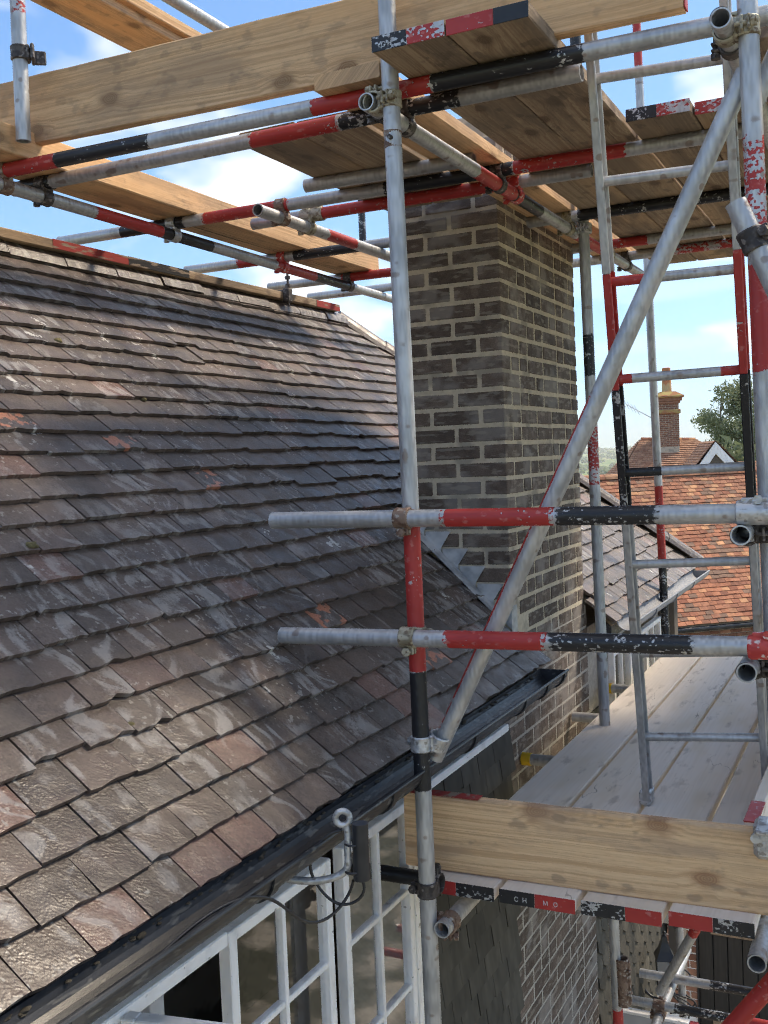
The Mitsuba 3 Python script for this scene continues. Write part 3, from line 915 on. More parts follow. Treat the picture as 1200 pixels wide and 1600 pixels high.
# ------------------------------------------------------------------ scaffold: tubes
G_T = 'scaffold tubes and standards'
TUBES = [
    ('standard', (-1.2375, 2.64, 7.95), (-1.195, 2.64, 0.0), [(1.91, 2.34, 'r'), (2.36, 2.69, 'k')], 'grey upright tube left of the chimney, red then black below the guard rails'),
    ('standard', (-0.318, 2.66, 8.0), (-0.155, 2.66, 0.0), [(1.05, 1.38, 'rc'), (1.38, 1.63, 'r')], 'thick near upright tube at the right edge with flaking red paint'),
    ('standard', (-1.250, 4.6, 8.5), (-1.143, 4.6, 0.0), [(0.42, 0.62, 'k'), (1.77, 1.97, 'kc'), (2.1, 2.46, 'rc'), (4.86, 5.3, 'r')], 'grey upright tube close to the right side of the chimney'),
    ('standard', (-1.36, 6.4, 9.0), (-1.19, 6.4, 0.0), [(0, 0.5, 'r'), (3.03, 3.48, 'r'), (3.5, 3.97, 'kc')], 'thin farther upright tube in front of the distant orange chimney'),
    ('hanging_tube', (-3.209, 6.32, 9.0), (-3.209, 6.32, 7.5), [(0, 1.5, 'kc')], 'small dark upright far behind the open tube ends left of the chimney'),
    ('hanging_tube', (-2.539, 2.6, 8.05), (-2.554, 2.6, 7.294), [(0.0, 0.36, 'rc')], 'short hanging tube against the long plank at the upper left'),
    ('guard_rail', (-1.652, 2.59, 6.035), (-0.12, 2.59, 6.0395), [(0.55, 0.85, 'r'), (0.86, 1.14, 'kc')], 'upper guard rail tube, silver then red then black, free end over the tiles'),
    ('guard_rail', (-1.639, 2.59, 5.695), (-0.12, 2.59, 5.720), [(0.53, 0.81, 'r'), (0.81, 1.2, 'kc')], 'lower guard rail tube, silver then red then scuffed black'),
    ('guard_rail', (-0.333, 2.56, 5.988), (-0.33, 7.0, 5.985), [], 'side guard rail with open end under the grey sleeve at the right'),
    ('guard_rail', (-0.327, 2.56, 5.660), (-0.33, 7.0, 5.655), [], 'side guard rail with open end under the red sleeve at the right'),
    ('transom', (-2.80, 2.668, 7.24), (0.9, 2.78, 7.24), [(0.0, 0.32, 'r'), (0.32, 0.70, 'k'), (1.285, 1.655, 'r'), (1.665, 2.085, 'k')], 'long foremost cross tube striped red, black and silver under the platform'),
    ('transom', (-2.873, 2.861, 7.24), (-0.759, 2.863, 7.24), [(0.0, 0.19, 'k'), (1.04, 1.35, 'r'), (1.36, 1.76, 'kc')], 'second cross tube just behind the foremost one, ending open by the ladder'),
    ('transom', (-3.356, 3.603, 7.24), (1.2, 3.735, 7.24), [(0.35, 0.68, 'k'), (0.78, 1.19, 'r'), (1.61, 2.12, 'k'), (2.13, 2.53, 'r')], 'cross tube just in front of the chimney top, red right of the chimney'),
    ('transom', (-2.478, 3.84, 7.24), (-0.996, 3.858, 7.24), [(0.32, 1.17, 'r')], 'short cross tube with a pale sleeve touching the chimney front'),
    ('transom', (-3.341, 4.508, 7.24), (1.2, 4.61, 7.24), [(0.33, 0.45, 'r'), (0.66, 1.03, 'k'), (2.1, 2.9, 'k')], 'dark cross tube running behind the chimney front face'),
    ('transom', (-3.284, 5.228, 7.24), (1.2, 5.33, 7.24), [(0.49, 0.82, 'r'), (1.96, 2.19, 'r')], 'farther cross tube above the end of the ridge plank'),
    ('transom', (-3.291, 5.70, 7.24), (1.2, 5.60, 7.24), [(2.23, 2.9, 'rc')], 'farthest cross tube, over the ladder rungs, with red flecks'),
    ('transom', (-1.975, 3.435, 7.24), (-1.31, 3.467, 7.24), [], 'short bare tube end poking out below the sky gap left of the chimney'),
    ('ledger', (-1.298, 2.610, 7.19), (-1.286, 6.07, 7.19), [(0.82, 1.2, 'r'), (1.22, 1.53, 'k'), (2.07, 2.52, 'r')], 'ledger tube running back past the right side of the chimney top'),
    ('ledger', (-2.722, 2.45, 7.19), (-2.775, 6.092, 7.19), [(0.67, 1.08, 'r'), (1.09, 1.44, 'k'), (2.0, 2.39, 'r'), (2.39, 2.79, 'k')], 'ledger tube under the thick timber at the left, striped silver, red, black'),
    ('ledger', (-2.208, 3.458, 7.19), (-2.199, 5.6, 7.19), [(0.53, 0.79, 'r')], 'ledger tube with open near end hanging over the roof ridge'),
    ('ledger', (-0.35, 2.565, 7.19), (-0.35, 7.0, 7.19), [], 'ledger tube with open end beside the upright at the top right'),
    ('brace', (-0.310, 2.69, 7.098), (-1.205, 2.69, 5.34), [], 'long bare diagonal brace crossing in front of the ladder'),
    ('brace', (-0.319, 2.50, 6.749), (-0.135, 2.50, 6.30), [], 'short diagonal brace with open end at the right edge'),
    ('brace', (-0.305, 2.78, 7.05), (0.1, 2.78, 7.85), [], 'diagonal brace rising out of the top right corner'),
    ('ledger', (-1.172, 2.62, 4.868), (-1.185, 6.6, 4.855), [], 'open ended ledger tube under the left edge of the lower deck'),
    ('ledger', (-0.337, 2.70, 4.885), (-0.335, 6.6, 4.87), [], 'open ended ledger tube under the right edge of the lower deck'),
    ('transom', (-1.60, 2.90, 4.880), (-0.1, 2.90, 4.8925), [(0, 0.5, 'k')], 'dark cross tube between the window and the plank end'),
    ('transom', (-1.455, 4.19, 4.8935), (-0.2, 4.21, 4.8935), [], 'cross tube with yellow cap nearest the plank, under the deck'),
    ('transom', (-1.455, 4.94, 4.8935), (-0.2, 4.95, 4.8935), [], 'cross tube without cap under the middle of the deck edge'),
    ('transom', (-1.455, 5.60, 4.8935), (-0.2, 5.61, 4.8935), [], 'farthest cross tube with yellow cap under the deck'),
    ('transom', (-1.30, 5.534, 3.343), (-0.1, 5.55, 3.343), [(0.36, 0.62, 'kc'), (0.62, 1.2, 'r')], 'upper of two low cross tubes in front of the lantern, grey to black'),
    ('transom', (-1.30, 5.232, 3.343), (-0.1, 5.25, 3.343), [(0.24, 0.52, 'kc'), (0.52, 1.2, 'r')], 'lower of two low cross tubes in front of the lantern, grey to black'),
    ('ledger', (-1.14, 4.3, 3.293), (-1.13, 6.0, 3.293), [], 'bright low ledger tube leaving the bottom edge below the lantern'),
    ('brace', (-0.62, 4.72, 4.45), (-1.13, 5.23, 3.42), [(0, 0.22, 'r'), (0.62, 0.74, 'r'), (0.22, 0.62, 'kc')], 'low dark diagonal brace with a red patch above the lantern'),
    ('brace', (-0.25, 2.86, 4.86), (-1.15, 2.86, 3.64), [(0, 1.6, 'r')], 'red diagonal brace below the deck at the bottom right'),
]
for name, p0, p1, bl, lab in TUBES:
    k = thing(name, lab, {'standard': 'scaffold tube', 'guard_rail': 'guard rail', 'brace': 'scaffold brace'}.get(name, 'scaffold tube'), G_T)
    fk = (0.95, 1.75, np.array([-0.86, -0.25, 0.44]), 0.80) if lab.startswith('long bare') else None
    v, f, u = tube_mesh(p0, p1, bl, soft=0.034 if name == 'guard_rail' else 0.02, flank=fk)
    scene[k] = mikit.ply((v, f), 'tube_paint', smooth=True, uv=u)
for i, (tk, x, yy) in enumerate((('transom_010', -1.458, 4.19), ('transom_012', -1.458, 5.60))):
    if tk in scene:
        putp('end_cap', rod([x - 0.004, yy, 4.8935], [x + 0.035, yy, 4.8935], 0.0275, 20), 'yellow_cap', tk, smooth=40)

# ------------------------------------------------------------------ scaffold: couplers
def ring(c, ax, r0=0.0245, r1=0.0305, ln=0.044, n=20):
    c = np.asarray(c, float)
    d, a, b = frame(ax)
    ang = np.arange(n) * 2 * np.pi / n
    rg = np.cos(ang)[:, None] * a + np.sin(ang)[:, None] * b
    prof = [(r0, -ln / 2), (r1 - .002, -ln / 2), (r1, -ln / 2 + .003), (r1 - .0015, 0), (r1, ln / 2 - .003), (r1 - .002, ln / 2), (r0, ln / 2)]
    V = np.vstack([c + d * z + rg * r for r, z in prof])
    F = []
    m = len(prof)
    for i in range(m):
        q = (i + 1) % m
        for j in range(n):
            k = (j + 1) % n
            F += [[i * n + j, i * n + k, q * n + k], [i * n + j, q * n + k, q * n + j]]
    f = np.array(F)
    if trimesh.Trimesh(V, f, process=False).volume < 0:
        f = f[:, ::-1]
    return V, f, np.zeros((len(V), 2))


def coupler(label, pos, a, b, c, ms, ln=0.044, half=False):
    """Two bands round crossing tubes (axes a and b, offset c), the block between them, swing bolts and nuts."""
    pos, a, b, c = (np.asarray(q, float) for q in (pos, a, b, c))
    a, b, c = a / np.linalg.norm(a), b / np.linalg.norm(b), c / np.linalg.norm(c)
    k = thing('coupler', label, 'scaffold coupler', 'couplers clamping the scaffold tubes')
    q2 = pos + c * 0.049
    R = np.stack([c, np.cross(a, c), a], 1)
    putp('band', ring(pos, a, ln=ln), ms, k, smooth=30)
    if half:
        putp('jaw', cat_mesh([cbox(pos + c * 0.040, [0.012, 0.070, 0.050], 0.004, R), cbox(pos + c * 0.058 + np.cross(a, c) * 0.03, [0.045, 0.012, 0.045], 0.004, R)]), ms, k)
    else:
        putp('band', ring(q2, b, ln=ln), ms, k, smooth=30)
    putp('body', cbox((pos + q2) / 2, [0.016, 0.052, 0.048], 0.005, R), ms, k)
    for p, ax, sg in ((pos, a, -1), (q2, b, 1))[:1 if half else 2]:
        s = np.cross(ax, c); s /= np.linalg.norm(s)
        Rl = np.stack([c, s, ax], 1)
        e = p + s * 0.036
        putp('lug', cat_mesh([cbox(e - c * 0.008, [0.007, 0.022, 0.034], 0.002, Rl), cbox(e + c * 0.008, [0.007, 0.022, 0.034], 0.002, Rl)]), ms, k)
        putp('bolt', rod(e - c * 0.030 + s * 0.002, e + c * 0.026 + s * 0.002, 0.0055, 10), ms, k, smooth=30)
        putp('nut', rod(e + sg * c * 0.013 + s * 0.002, e + sg * c * 0.026 + s * 0.002, 0.0125, 6), ms, k)
    return k


def sleeve(label, p0, p1, ms, r=0.030):
    k = thing('sleeve_coupler', label, 'sleeve coupler')
    p0, p1 = np.asarray(p0, float), np.asarray(p1, float)
    d = (p1 - p0) / np.linalg.norm(p1 - p0)
    L = np.linalg.norm(p1 - p0)
    putp('shell', ring((p0 + p1) / 2, d, 0.0243, r, L, 24), ms, k, smooth=30)
    _, a, b = frame(d)
    R = np.stack([d, a, b], 1)
    sp = cbox((p0 + p1) / 2 + b * (-r), [L * 0.9, 0.02, 0.012], 0.003, R)
    putp('seam', sp, ms, k)
    for t in (0.25, 0.75):
        e = p0 + d * L * t - b * (r + 0.002)
        putp('bolt', rod(e - a * 0.022, e + a * 0.022, 0.006, 10), ms, k, smooth=30)
        putp('nut', rod(e + a * 0.012, e + a * 0.024, 0.0115, 6), ms, k)
    return k


X, Y, Z = np.eye(3)
coupler('rusty brown coupler on the upper guard rail at the left upright', (-1.2265, 2.64, 6.037), Z, X, -Y, 'coupler_rust')
coupler('dirty ribbed coupler on the lower guard rail at the left upright', (-1.2245, 2.64, 5.705), Z, X, -Y, 'coupler_dirty')
coupler('bright zinc swivel coupler at the foot of the long brace', (-1.2228, 2.64, 5.393), Z, (0.45, 0, 0.89), (0.8, 0.7, 0), 'coupler_zinc')
coupler('cream coupler beside the open tube end at the top of the left upright', (-1.2345, 2.64, 7.19), Z, Y, -X, 'coupler_dirty')
coupler('dark coupler hanging left of the left upright under the platform', (-1.297, 2.715, 7.24), X, Y, -Z, 'coupler_dark')
coupler('dark coupler hanging right of the left upright under the platform', (-1.297, 2.862, 7.24), X, Y, -Z, 'coupler_dark')
coupler('rusty coupler at the far left edge under the foremost cross tube', (-2.724, 2.67, 7.24), X, Y, -Z, 'coupler_rust')
coupler('dark coupler second from the left edge under the second cross tube', (-2.727, 2.862, 7.24), X, Y, -Z, 'coupler_dark')
coupler('small bright coupler under the timber over the roof ridge', (-2.738, 3.62, 7.24), X, Y, -Z, 'coupler_zinc')
coupler('red coupler under the thick timber above the ridge plank', (-2.752, 4.52, 7.24), X, Y, -Z, 'coupler_red')
coupler('grey coupler at the farther end of the left ledger', (-2.762, 5.24, 7.24), X, Y, -Z, 'coupler_dark')
coupler('rusty coupler nearest the open end of the ledger over the ridge', (-2.206, 3.636, 7.24), X, Y, -Z, 'coupler_rust')
coupler('pale worn coupler second along the ledger over the ridge', (-2.206, 3.843, 7.24), X, Y, -Z, 'coupler_dirty')
coupler('greasy coupler above the front corner of the chimney', (-1.294, 3.663, 7.24), X, Y, -Z, 'coupler_dark')
coupler('red coupler just right of the front corner of the chimney', (-1.293, 3.854, 7.24), X, Y, -Z, 'coupler_red')
coupler('pale coupler above the right edge of the chimney', (-1.290, 4.554, 7.24), X, Y, -Z, 'coupler_dirty')
coupler('dirty coupler hanging on the ledger end by the ladder', (-1.288, 5.275, 7.24), X, Y, -Z, 'coupler_dirty')
coupler('dark coupler at the very end of the ledger by the ladder', (-1.287, 5.65, 7.24), X, Y, -Z, 'coupler_dark')
coupler('large greasy coupler on the near upright by the open tube end at top right', (-0.303, 2.66, 7.19), Z, Y, -X, 'coupler_dirty')
coupler('dark coupler hanging below the open tube end at top right', (-0.352, 2.757, 7.24), X, Y, -Z, 'coupler_dark')
coupler('dark bracket coupler behind the upper side guard rail end', (-0.2795, 2.66, 5.985), Z, Y, -X, 'coupler_dark')
coupler('dark bracket coupler behind the lower side guard rail end', (-0.2725, 2.66, 5.657), Z, Y, -X, 'coupler_dark')
coupler('heavy dark swivel coupler on the short brace at the right edge', (-0.283, 2.50, 6.660), (0.38, 0, -0.925), Z, (0.35, 0.93, 0), 'coupler_dark', 0.05)
coupler('dark coupler on the left upright at the lower plank corner', (-1.2205, 2.64, 4.972), Z, X, (0, 1, -0.02), 'coupler_dark')
coupler('rusty coupler on the left upright beneath the deck', (-1.2195, 2.66, 4.866), Z, Y, (1, 0.3, 0), 'coupler_rust')
coupler('thin grey coupler at the top of the upright by the chimney', (-1.226, 4.6, 7.19), Z, Y, -X, 'coupler_zinc')
k = thing('plank_clamp', 'small dark clamp with an upright bolt on the ridge plank', 'clamp')
putp('jaw', cat_mesh([bx(-3.10, -3.06, 5.07, 5.12, 7.115, 7.195, 0.006), bx(-3.14, -3.06, 5.07, 5.12, 7.172, 7.186, 0.004)]), 'coupler_dark', k)
putp('bolt', rod((-3.075, 5.095, 7.10), (-3.075, 5.095, 7.30), 0.007, 8), 'coupler_dark', k, smooth=30)
putp('nut', cat_mesh([rod((-3.075, 5.095, 7.20), (-3.075, 5.095, 7.218), 0.015, 6), rod((-3.075, 5.095, 7.245), (-3.075, 5.095, 7.262), 0.015, 6)]), 'coupler_dark', k)
coupler('dark clip on the short hanging tube at the upper left', (-2.547, 2.6, 7.575), Z, X, (0.75, 0.66, 0), 'coupler_dark', half=True)
coupler('grimy coupler where the low tubes cross under the lantern', (-1.135, 5.235, 3.343), X, Y, -Z, 'coupler_rust', 0.06)
coupler('coupler on the farther upright behind the lantern tubes', (-1.262, 6.4, 3.30), Z, X, -Y, 'coupler_dark')
sleeve('smooth grey sleeve on the upper guard rail at the right edge', (-0.345, 2.59, 6.039), (-0.14, 2.59, 6.0393), 'coupler_zinc')
sleeve('chipped red sleeve on the lower guard rail at the right edge', (-0.325, 2.59, 5.7165), (-0.14, 2.59, 5.7195), 'coupler_red')
sleeve('rust stained sleeve on the chimney upright below the deck', (-1.163, 4.6, 3.88), (-1.158, 4.6, 3.66), 'coupler_rust', 0.031)
sleeve('cream sleeve on the cross tube left of the chimney', (-2.235, 3.843, 7.24), (-2.13, 3.844, 7.24), 'coupler_dirty', 0.0295)
k = putp('tube_collar', ring((-1.2345, 2.64, 7.082), Z, 0.0243, 0.0255, 0.05, 24), 'coupler_rust', smooth=30)
tag(k, 'rusty painted collar with a bolt on the left upright', 'collar')
putp('bolt', rod((-1.228, 2.60, 7.082), (-1.2295, 2.622, 7.082), 0.0065, 10), 'coupler_dark', k)

# ------------------------------------------------------------------ scaffold: boards
def board(name, label, cat, p0, p1, w, th, ms, side=(0, 0, 1), group=None, bow=0.002):
    """A timber board from p0 to p1 (centre line); 'side' is its thickness direction. Rounded edges, a slight bow, uv in metres."""
    p0, p1, side = (np.asarray(q, float) for q in (p0, p1, side))
    L = np.linalg.norm(p1 - p0)
    d = (p1 - p0) / L
    side = side - d * (side @ d); side /= np.linalg.norm(side)
    ac = np.cross(side, d)
    n = max(3, int(L / 0.12))
    ch = 0.004
    prof = [(-w / 2 + ch, -th / 2), (w / 2 - ch, -th / 2), (w / 2, -th / 2 + ch), (w / 2, th / 2 - ch), (w / 2 - ch, th / 2), (-w / 2 + ch, th / 2), (-w / 2, th / 2 - ch), (-w / 2, -th / 2 + ch)]
    off = np.array([rng.uniform(0, 40), rng.uniform(0, 40)])
    V, U = [], []
    sd = rng.randrange(1000)
    for i in range(n + 1):
        t = L * i / n
        wob = meshkit.noise(np.array([[t * 9 + q * 3.3, q, sd * 0.37] for q in range(8)]), 3) - 0.5
        for q, (aa, bb) in enumerate(prof):
            V.append(p0 + d * t + ac * (aa + wob[q] * 0.003) + side * (bb + wob[(q + 3) % 8] * 0.0016 + bow * math.sin(t * 1.4 + sd)))
            U.append([t + off[0], aa + bb * 1.0 + off[1]])
    F = []
    for i in range(n):
        for q in range(8):
            z_ = (q + 1) % 8
            F += [[i * 8 + q, i * 8 + z_, (i + 1) * 8 + z_], [i * 8 + q, (i + 1) * 8 + z_, (i + 1) * 8 + q]]
    base = len(V)
    for e, i in ((0, 0), (1, n)):
        V += V[i * 8:i * 8 + 8]; U += U[i * 8:i * 8 + 8]
        for q in range(1, 7):
            t = [base + e * 8, base + e * 8 + q, base + e * 8 + q + 1]
            F.append(t if e else t[::-1])
    v, f = np.array(V), np.array(F)
    if trimesh.Trimesh(v, f, process=False).volume < 0:
        f = f[:, ::-1]
    k = thing(name, label, cat, group)
    scene[k] = mikit.ply((v, f), ms, smooth=False, uv=np.array(U))
    return k


def ends(k, x0, x1, y, z0, z1, cols, depth=0.0022, back=0.03):
    """Painted metal end bands on a board end facing the viewer: cols = [(x from, x to, paint code)]."""
    for a, b, c in cols:
        xa, xb = x0 + (x1 - x0) * a, x0 + (x1 - x0) * b
        t = cat_mesh([bx(xa, xb, y - depth, y + 0.0005, z0 - 0.001, z1 + 0.001, 0.0008)])
        putp('end_band', (t[0], t[1], np.tile(CODE[c], (len(t[0]), 1))), 'tube_paint', k)


def letters(k, txt, x, y, z, h):
    m = meshkit.text_mesh(txt, h, 0.0006)
    v = np.asarray(m.vertices)
    v = np.c_[v[:, 0] + x, -v[:, 2] + y, v[:, 1] + z]
    putp('lettering', (v, np.asarray(m.faces), np.zeros((len(v), 2))), 'lettering', k)


GB = 'boards of the lower deck'
seams = [-1.283, -1.049, -0.811, -0.575, -0.340]
names = ['pale deck board nearest the chimney wall', 'pale deck board second from the wall, under the ladder foot', 'pale deck board third from the wall', 'pale deck board along the right edge of the lower deck']
cols = [[(0, 0.46, 'r'), (0.465, 1, 'kc')], [(0, 0.47, 'k'), (0.475, 1, 'r')], [(0, 0.55, 'kc'), (0.555, 1, 'r')], [(0, 0.52, 'r'), (0.525, 1, 'kc')]]
for i in range(4):
    a, b = seams[i] + 0.006, seams[i + 1] - 0.009
    y0 = 2.742 + (0.0, 0.004, 0.012, 0.03)[i] * 0.9
    k = board('scaffold_board', names[i], 'scaffold board', ((a + b) / 2, y0, 4.937), ((a + b) / 2 - 0.012, 6.62 + rng.uniform(-.1, .1), 4.937), b - a, 0.038, 'wood_deck', group=GB, bow=0.0012)
    ends(k, a, b, y0, 4.918, 4.956, cols[i])
    if i == 1:
        letters(k, 'C  H', a + 0.045, y0 - 0.0026, 4.928, 0.014)
        letters(k, 'M   O', a + 0.13, y0 - 0.0026, 4.930, 0.013)
k = board('toe_board', 'broad knotty plank on edge along the near end of the lower deck', 'plank', (-1.362, 2.818, 5.075), (-0.15, 2.855, 5.068), 0.226, 0.038, 'wood_toe', side=(0, 1, 0))
t = bx(-1.362, -1.12, 2.799, 2.842, 5.1885, 5.1915, 0.001)
putp('painted_edge', (t[0], t[1], np.tile(CODE['r'], (len(t[0]), 1))), 'paint_old', k)
k = board('toe_board', 'pale plank on edge down the right side of the deck with a red end', 'plank', (-0.372, 2.925, 5.066), (-0.345, 6.3, 5.066), 0.21, 0.036, 'wood_deck', side=(1, 0, 0))
t = bx(-0.3915, -0.3525, 2.922, 3.10, 5.1705, 5.1745, 0.001)
putp('painted_edge', (t[0], t[1], np.tile(CODE['r'], (len(t[0]), 1))), 'tube_paint', k)
k = thing('board_clip', 'bright galvanised board clip at the right end of the lower plank', 'board clip')
putp('plate', cat_mesh([cbox((-0.330, 2.835, 5.165), [0.045, 0.07, 0.10], 0.012), cbox((-0.318, 2.80, 5.205), [0.05, 0.10, 0.012], 0.004)]), 'coupler_zinc', k)
putp('bolt', rod((-0.345, 2.79, 5.175), (-0.345, 2.802, 5.175), 0.013, 12), 'coupler_zinc', k)

k = board('toe_board', 'long bare plank on edge across the top of the view', 'plank', (-3.3, 2.725, 7.447), (-0.455, 2.725, 7.40), 0.226, 0.040, 'wood_upper', side=(0, 1, 0), bow=0.004)
t = bx(-0.4555, -0.452, 2.705, 2.745, 7.29, 7.51, 0.001)
putp('end_band', (t[0], t[1], np.tile(CODE['r'], (len(t[0]), 1))), 'tube_paint', k)
GU = 'boards of the upper platform'
zb = 7.264 + 0.0195


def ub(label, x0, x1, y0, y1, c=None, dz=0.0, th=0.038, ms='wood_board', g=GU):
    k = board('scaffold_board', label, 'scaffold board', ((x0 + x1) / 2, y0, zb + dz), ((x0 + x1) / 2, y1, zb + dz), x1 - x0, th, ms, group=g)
    if c:
        ends(k, x0, x1, y0, zb + dz - th / 2, zb + dz + th / 2, c)
    return k


k = ub('overhanging platform board left of the pair, black and chipped red end', -1.213, -1.0075, 2.488, 3.66, [(0, 0.48, 'kc'), (0.485, 1, 'rc')])
letters(k, 'C H', -1.185, 2.4852, 7.272, 0.013)
k = ub('overhanging platform board right of the pair, red then black end', -1.0045, -0.787, 2.492, 3.66, [(0, 0.58, 'r'), (0.585, 1, 'k')])
ub('leftmost of the boards above the left face of the chimney', -1.942, -1.727, 2.95, 4.06)
ub('middle board above the left face of the chimney', -1.720, -1.505, 2.95, 4.06)
ub('board passing the front corner of the chimney with a lit edge', -1.475, -1.268, 2.64, 5.9, dz=0.0, th=0.044, ms='wood_upper')
ub('left board beyond the third cross tube, right of the chimney', -1.235, -1.008, 3.675, 6.2)
ub('right board beyond the third cross tube, right of the chimney', -1.003, -0.785, 3.675, 6.2)
ub('platform board right of the ladder with chipped black and red end', -0.772, -0.570, 3.445, 6.2, [(0, 0.48, 'kc'), (0.485, 1, 'rc')])
ub('platform board right of the ladder with worn red end', -0.564, -0.345, 3.50, 6.2, [(0, 1, 'rc')])
ub('platform board passing behind the near upright at the right edge', -0.338, -0.120, 2.95, 6.2)
ub('rightmost platform board, cut off by the right edge of the view', -0.113, 0.105, 2.95, 6.2)
for i in range(6):  # unseen boards, added only for the shade they cast
    ub('unseen platform board added beyond the right edge to shade the deck', 0.112 + i * 0.225, 0.330 + i * 0.225, 2.95, 8.2)
board('timber_beam', 'thick timber lying on the left ledger above the roof', 'timber', (-2.715, 2.45, 7.311), (-2.735, 5.35, 7.311), 0.225, 0.094, 'wood_upper')
board('scaffold_board', 'lower of two stacked planks at the top left corner', 'scaffold board', (-2.82, 2.3, 8.02), (-2.82, 3.95, 8.02), 0.225, 0.038, 'wood_upper', group='stacked planks at the top left')
board('scaffold_board', 'upper of two stacked planks at the top left corner', 'scaffold board', (-2.79, 2.3, 8.065), (-2.79, 4.3, 8.065), 0.225, 0.046, 'wood_upper', group='stacked planks at the top left')
k = thing('guard_rail', 'bare tube against the sky above the long plank', 'guard rail', G_T)
v, f, u = tube_mesh((-2.47, 2.6, 8.0), (-2.46, 5.0, 8.0), [])
scene[k] = mikit.ply((v, f), 'tube_paint', smooth=True, uv=u)
k = board('ridge_plank', 'narrow plank lying along the roof ridge with a red end', 'plank', (-3.19, 0.6, 7.135), (-3.19, 5.735, 7.155), 0.19, 0.042, 'wood_board')
for (a, b, c) in ((3.28, 3.75, 'r'), (3.75, 4.2, 'k'), (5.45, 5.737, 'r')):
    zz = 7.135 + 0.02 * (a + b - 1.2) / 2 / 5.13
    t = bx(-3.0955, -3.0925, a, b, zz - 0.020, zz + 0.019, 0.001)
    putp('painted_band', (t[0], t[1], np.tile(CODE[c], (len(t[0]), 1))), 'paint_old', k)

# ------------------------------------------------------------------ ladder
k = thing('ladder', 'aluminium ladder with red and black painted stiles standing on the lower deck', 'ladder')
L0, L1 = np.array([-0.806, 3.612, 4.962]), np.array([-0.738, 2.80, 7.72])
R0, R1 = np.array([-0.418, 3.690, 4.962]), np.array([-0.393, 2.86, 7.72])


def stile(a, b, bl, k):
    L = np.linalg.norm(b - a)
    d = (b - a) / L
    s = np.array([1.0, 0, 0]); s -= d * (s @ d); s /= np.linalg.norm(s)
    R = np.stack([s, np.cross(d, s), d], 1)
    cuts = [0.0] + sorted(x for q in bl for x in q[:2]) + [L]
    parts = []
    for i in range(len(cuts) - 1):
        t0, t1 = cuts[i], cuts[i + 1]
        if t1 - t0 < 1e-3:
            continue
        c = next((q[2] for q in bl if q[0] <= (t0 + t1) / 2 <= q[1]), 's')
        for o, sz in ((np.array([0, 0, 0]), [0.011, 0.060]), (np.array([0.005, 0.027, 0]), [0.024, 0.010]), (np.array([0.005, -0.027, 0]), [0.024, 0.010])):
            parts.append(cbox(a + d * (t0 + t1) / 2 + R @ o, [sz[0], sz[1], t1 - t0], 0.0025, R, 0, CODE[c]))
    m = cat_mesh(parts)
    putp('stile', m, 'tube_paint', k)


stile(L0, L1, [(1.10, 1.49, 'kc'), (1.49, 1.84, 'r')], k)
stile(R0, R1, [(1.10, 1.52, 'k'), (1.52, 1.88, 'r')], k)
for i, t in enumerate((0.262, 0.582, 0.903, 1.216, 1.517, 1.813, 2.10, 2.378, 2.66)):
    dl, drr = (L1 - L0) / np.linalg.norm(L1 - L0), (R1 - R0) / np.linalg.norm(R1 - R0)
    a, b = L0 + dl * t, R0 + drr * (t + 0.01)
    v, f, u = tube_mesh(a, b, {4: [(0, 0.05, 'r'), (0.31, 0.4, 'r')], 5: [(0, 0.14, 'r')], 3: [(0, 0.12, 'k')]}.get(i, []), r=0.0145, wall=0.002, sides=14, bend=0, soft=0.008)
    putp('rung', (v, f, u), 'tube_paint', k, smooth=True)
for p in (L0, R0):
    putp('foot', cbox(p + [0, 0, 0.022], [0.040, 0.075, 0.05], 0.006), 'coupler_zinc', k)

# ------------------------------------------------------------------ service cable, eye bolt
k = thing('cable_hook', 'galvanised eye bolt with a black cable clamp hanging below the gutter', 'cable hook')
hc = np.array([-1.165, 2.066, 5.375])
ang = np.linspace(0, 2 * np.pi, 28)
vr = np.array([0.895, 0.446, 0.0])
eye = np.array([hc + 0.0165 * (math.cos(q) * vr + math.sin(q) * Z) for q in ang])
putp('eye', path_tube(eye, 0.0075, 10), 'coupler_zinc', k, smooth=True)
putp('shank', path_tube(spline([hc + [0.006, .003, -0.018], hc + [0.010, 0.004, -0.04], hc + [0.008, 0.003, -0.08], hc + [0.004, 0.002, -0.12], hc + [-0.03, -0.012, -0.142], hc + [-0.10, -0.04, -0.147], hc + [-0.26, -0.06, -0.150]], 40), 0.0088, 10), 'coupler_zinc', k, smooth=True)
putp('clamp', rod(hc + [0.037, 0.014, -0.012], hc + [0.036, 0.014, -0.145], 0.0195, 16), 'iron_black', k, smooth=40)
putp('strap', cat_mesh([ring(hc + [0.020, 0.008, -0.06], Z, 0.017, 0.0205, 0.005), ring(hc + [0.018, 0.008, -0.125], Z, 0.018, 0.0215, 0.006)]), 'cable_black', k, smooth=30)
k = thing('cable', 'thin black cable looping from the gutter to the hook', 'cable')
cp = spline([(-1.262, 1.20, 5.275), (-1.255, 1.50, 5.288), (-1.212, 1.70, 5.322), (-1.195, 1.80, 5.285), (-1.185, 1.90, 5.20), (-1.175, 2.02, 5.165), (-1.168, 2.08, 5.185), (-1.150, 2.078, 5.225)], 70)
scene[k] = mikit.ply(path_tube(cp, 0.0036, 8)[:2], 'cable_black', smooth=True)
k = thing('cable', 'black cable in a round loop left of the hook', 'cable')
cp = spline([hc + [-0.004, 0, -0.03], hc + [-0.05, -0.02, -0.055], hc + [-0.075, -0.03, -0.11], hc + [-0.06, -0.02, -0.165], hc + [-0.01, -0.003, -0.205], hc + [0.03, 0.012, -0.19], hc + [0.036, 0.014, -0.145]], 60)
scene[k] = mikit.ply(path_tube(cp, 0.0036, 8)[:2], 'cable_black', smooth=True)

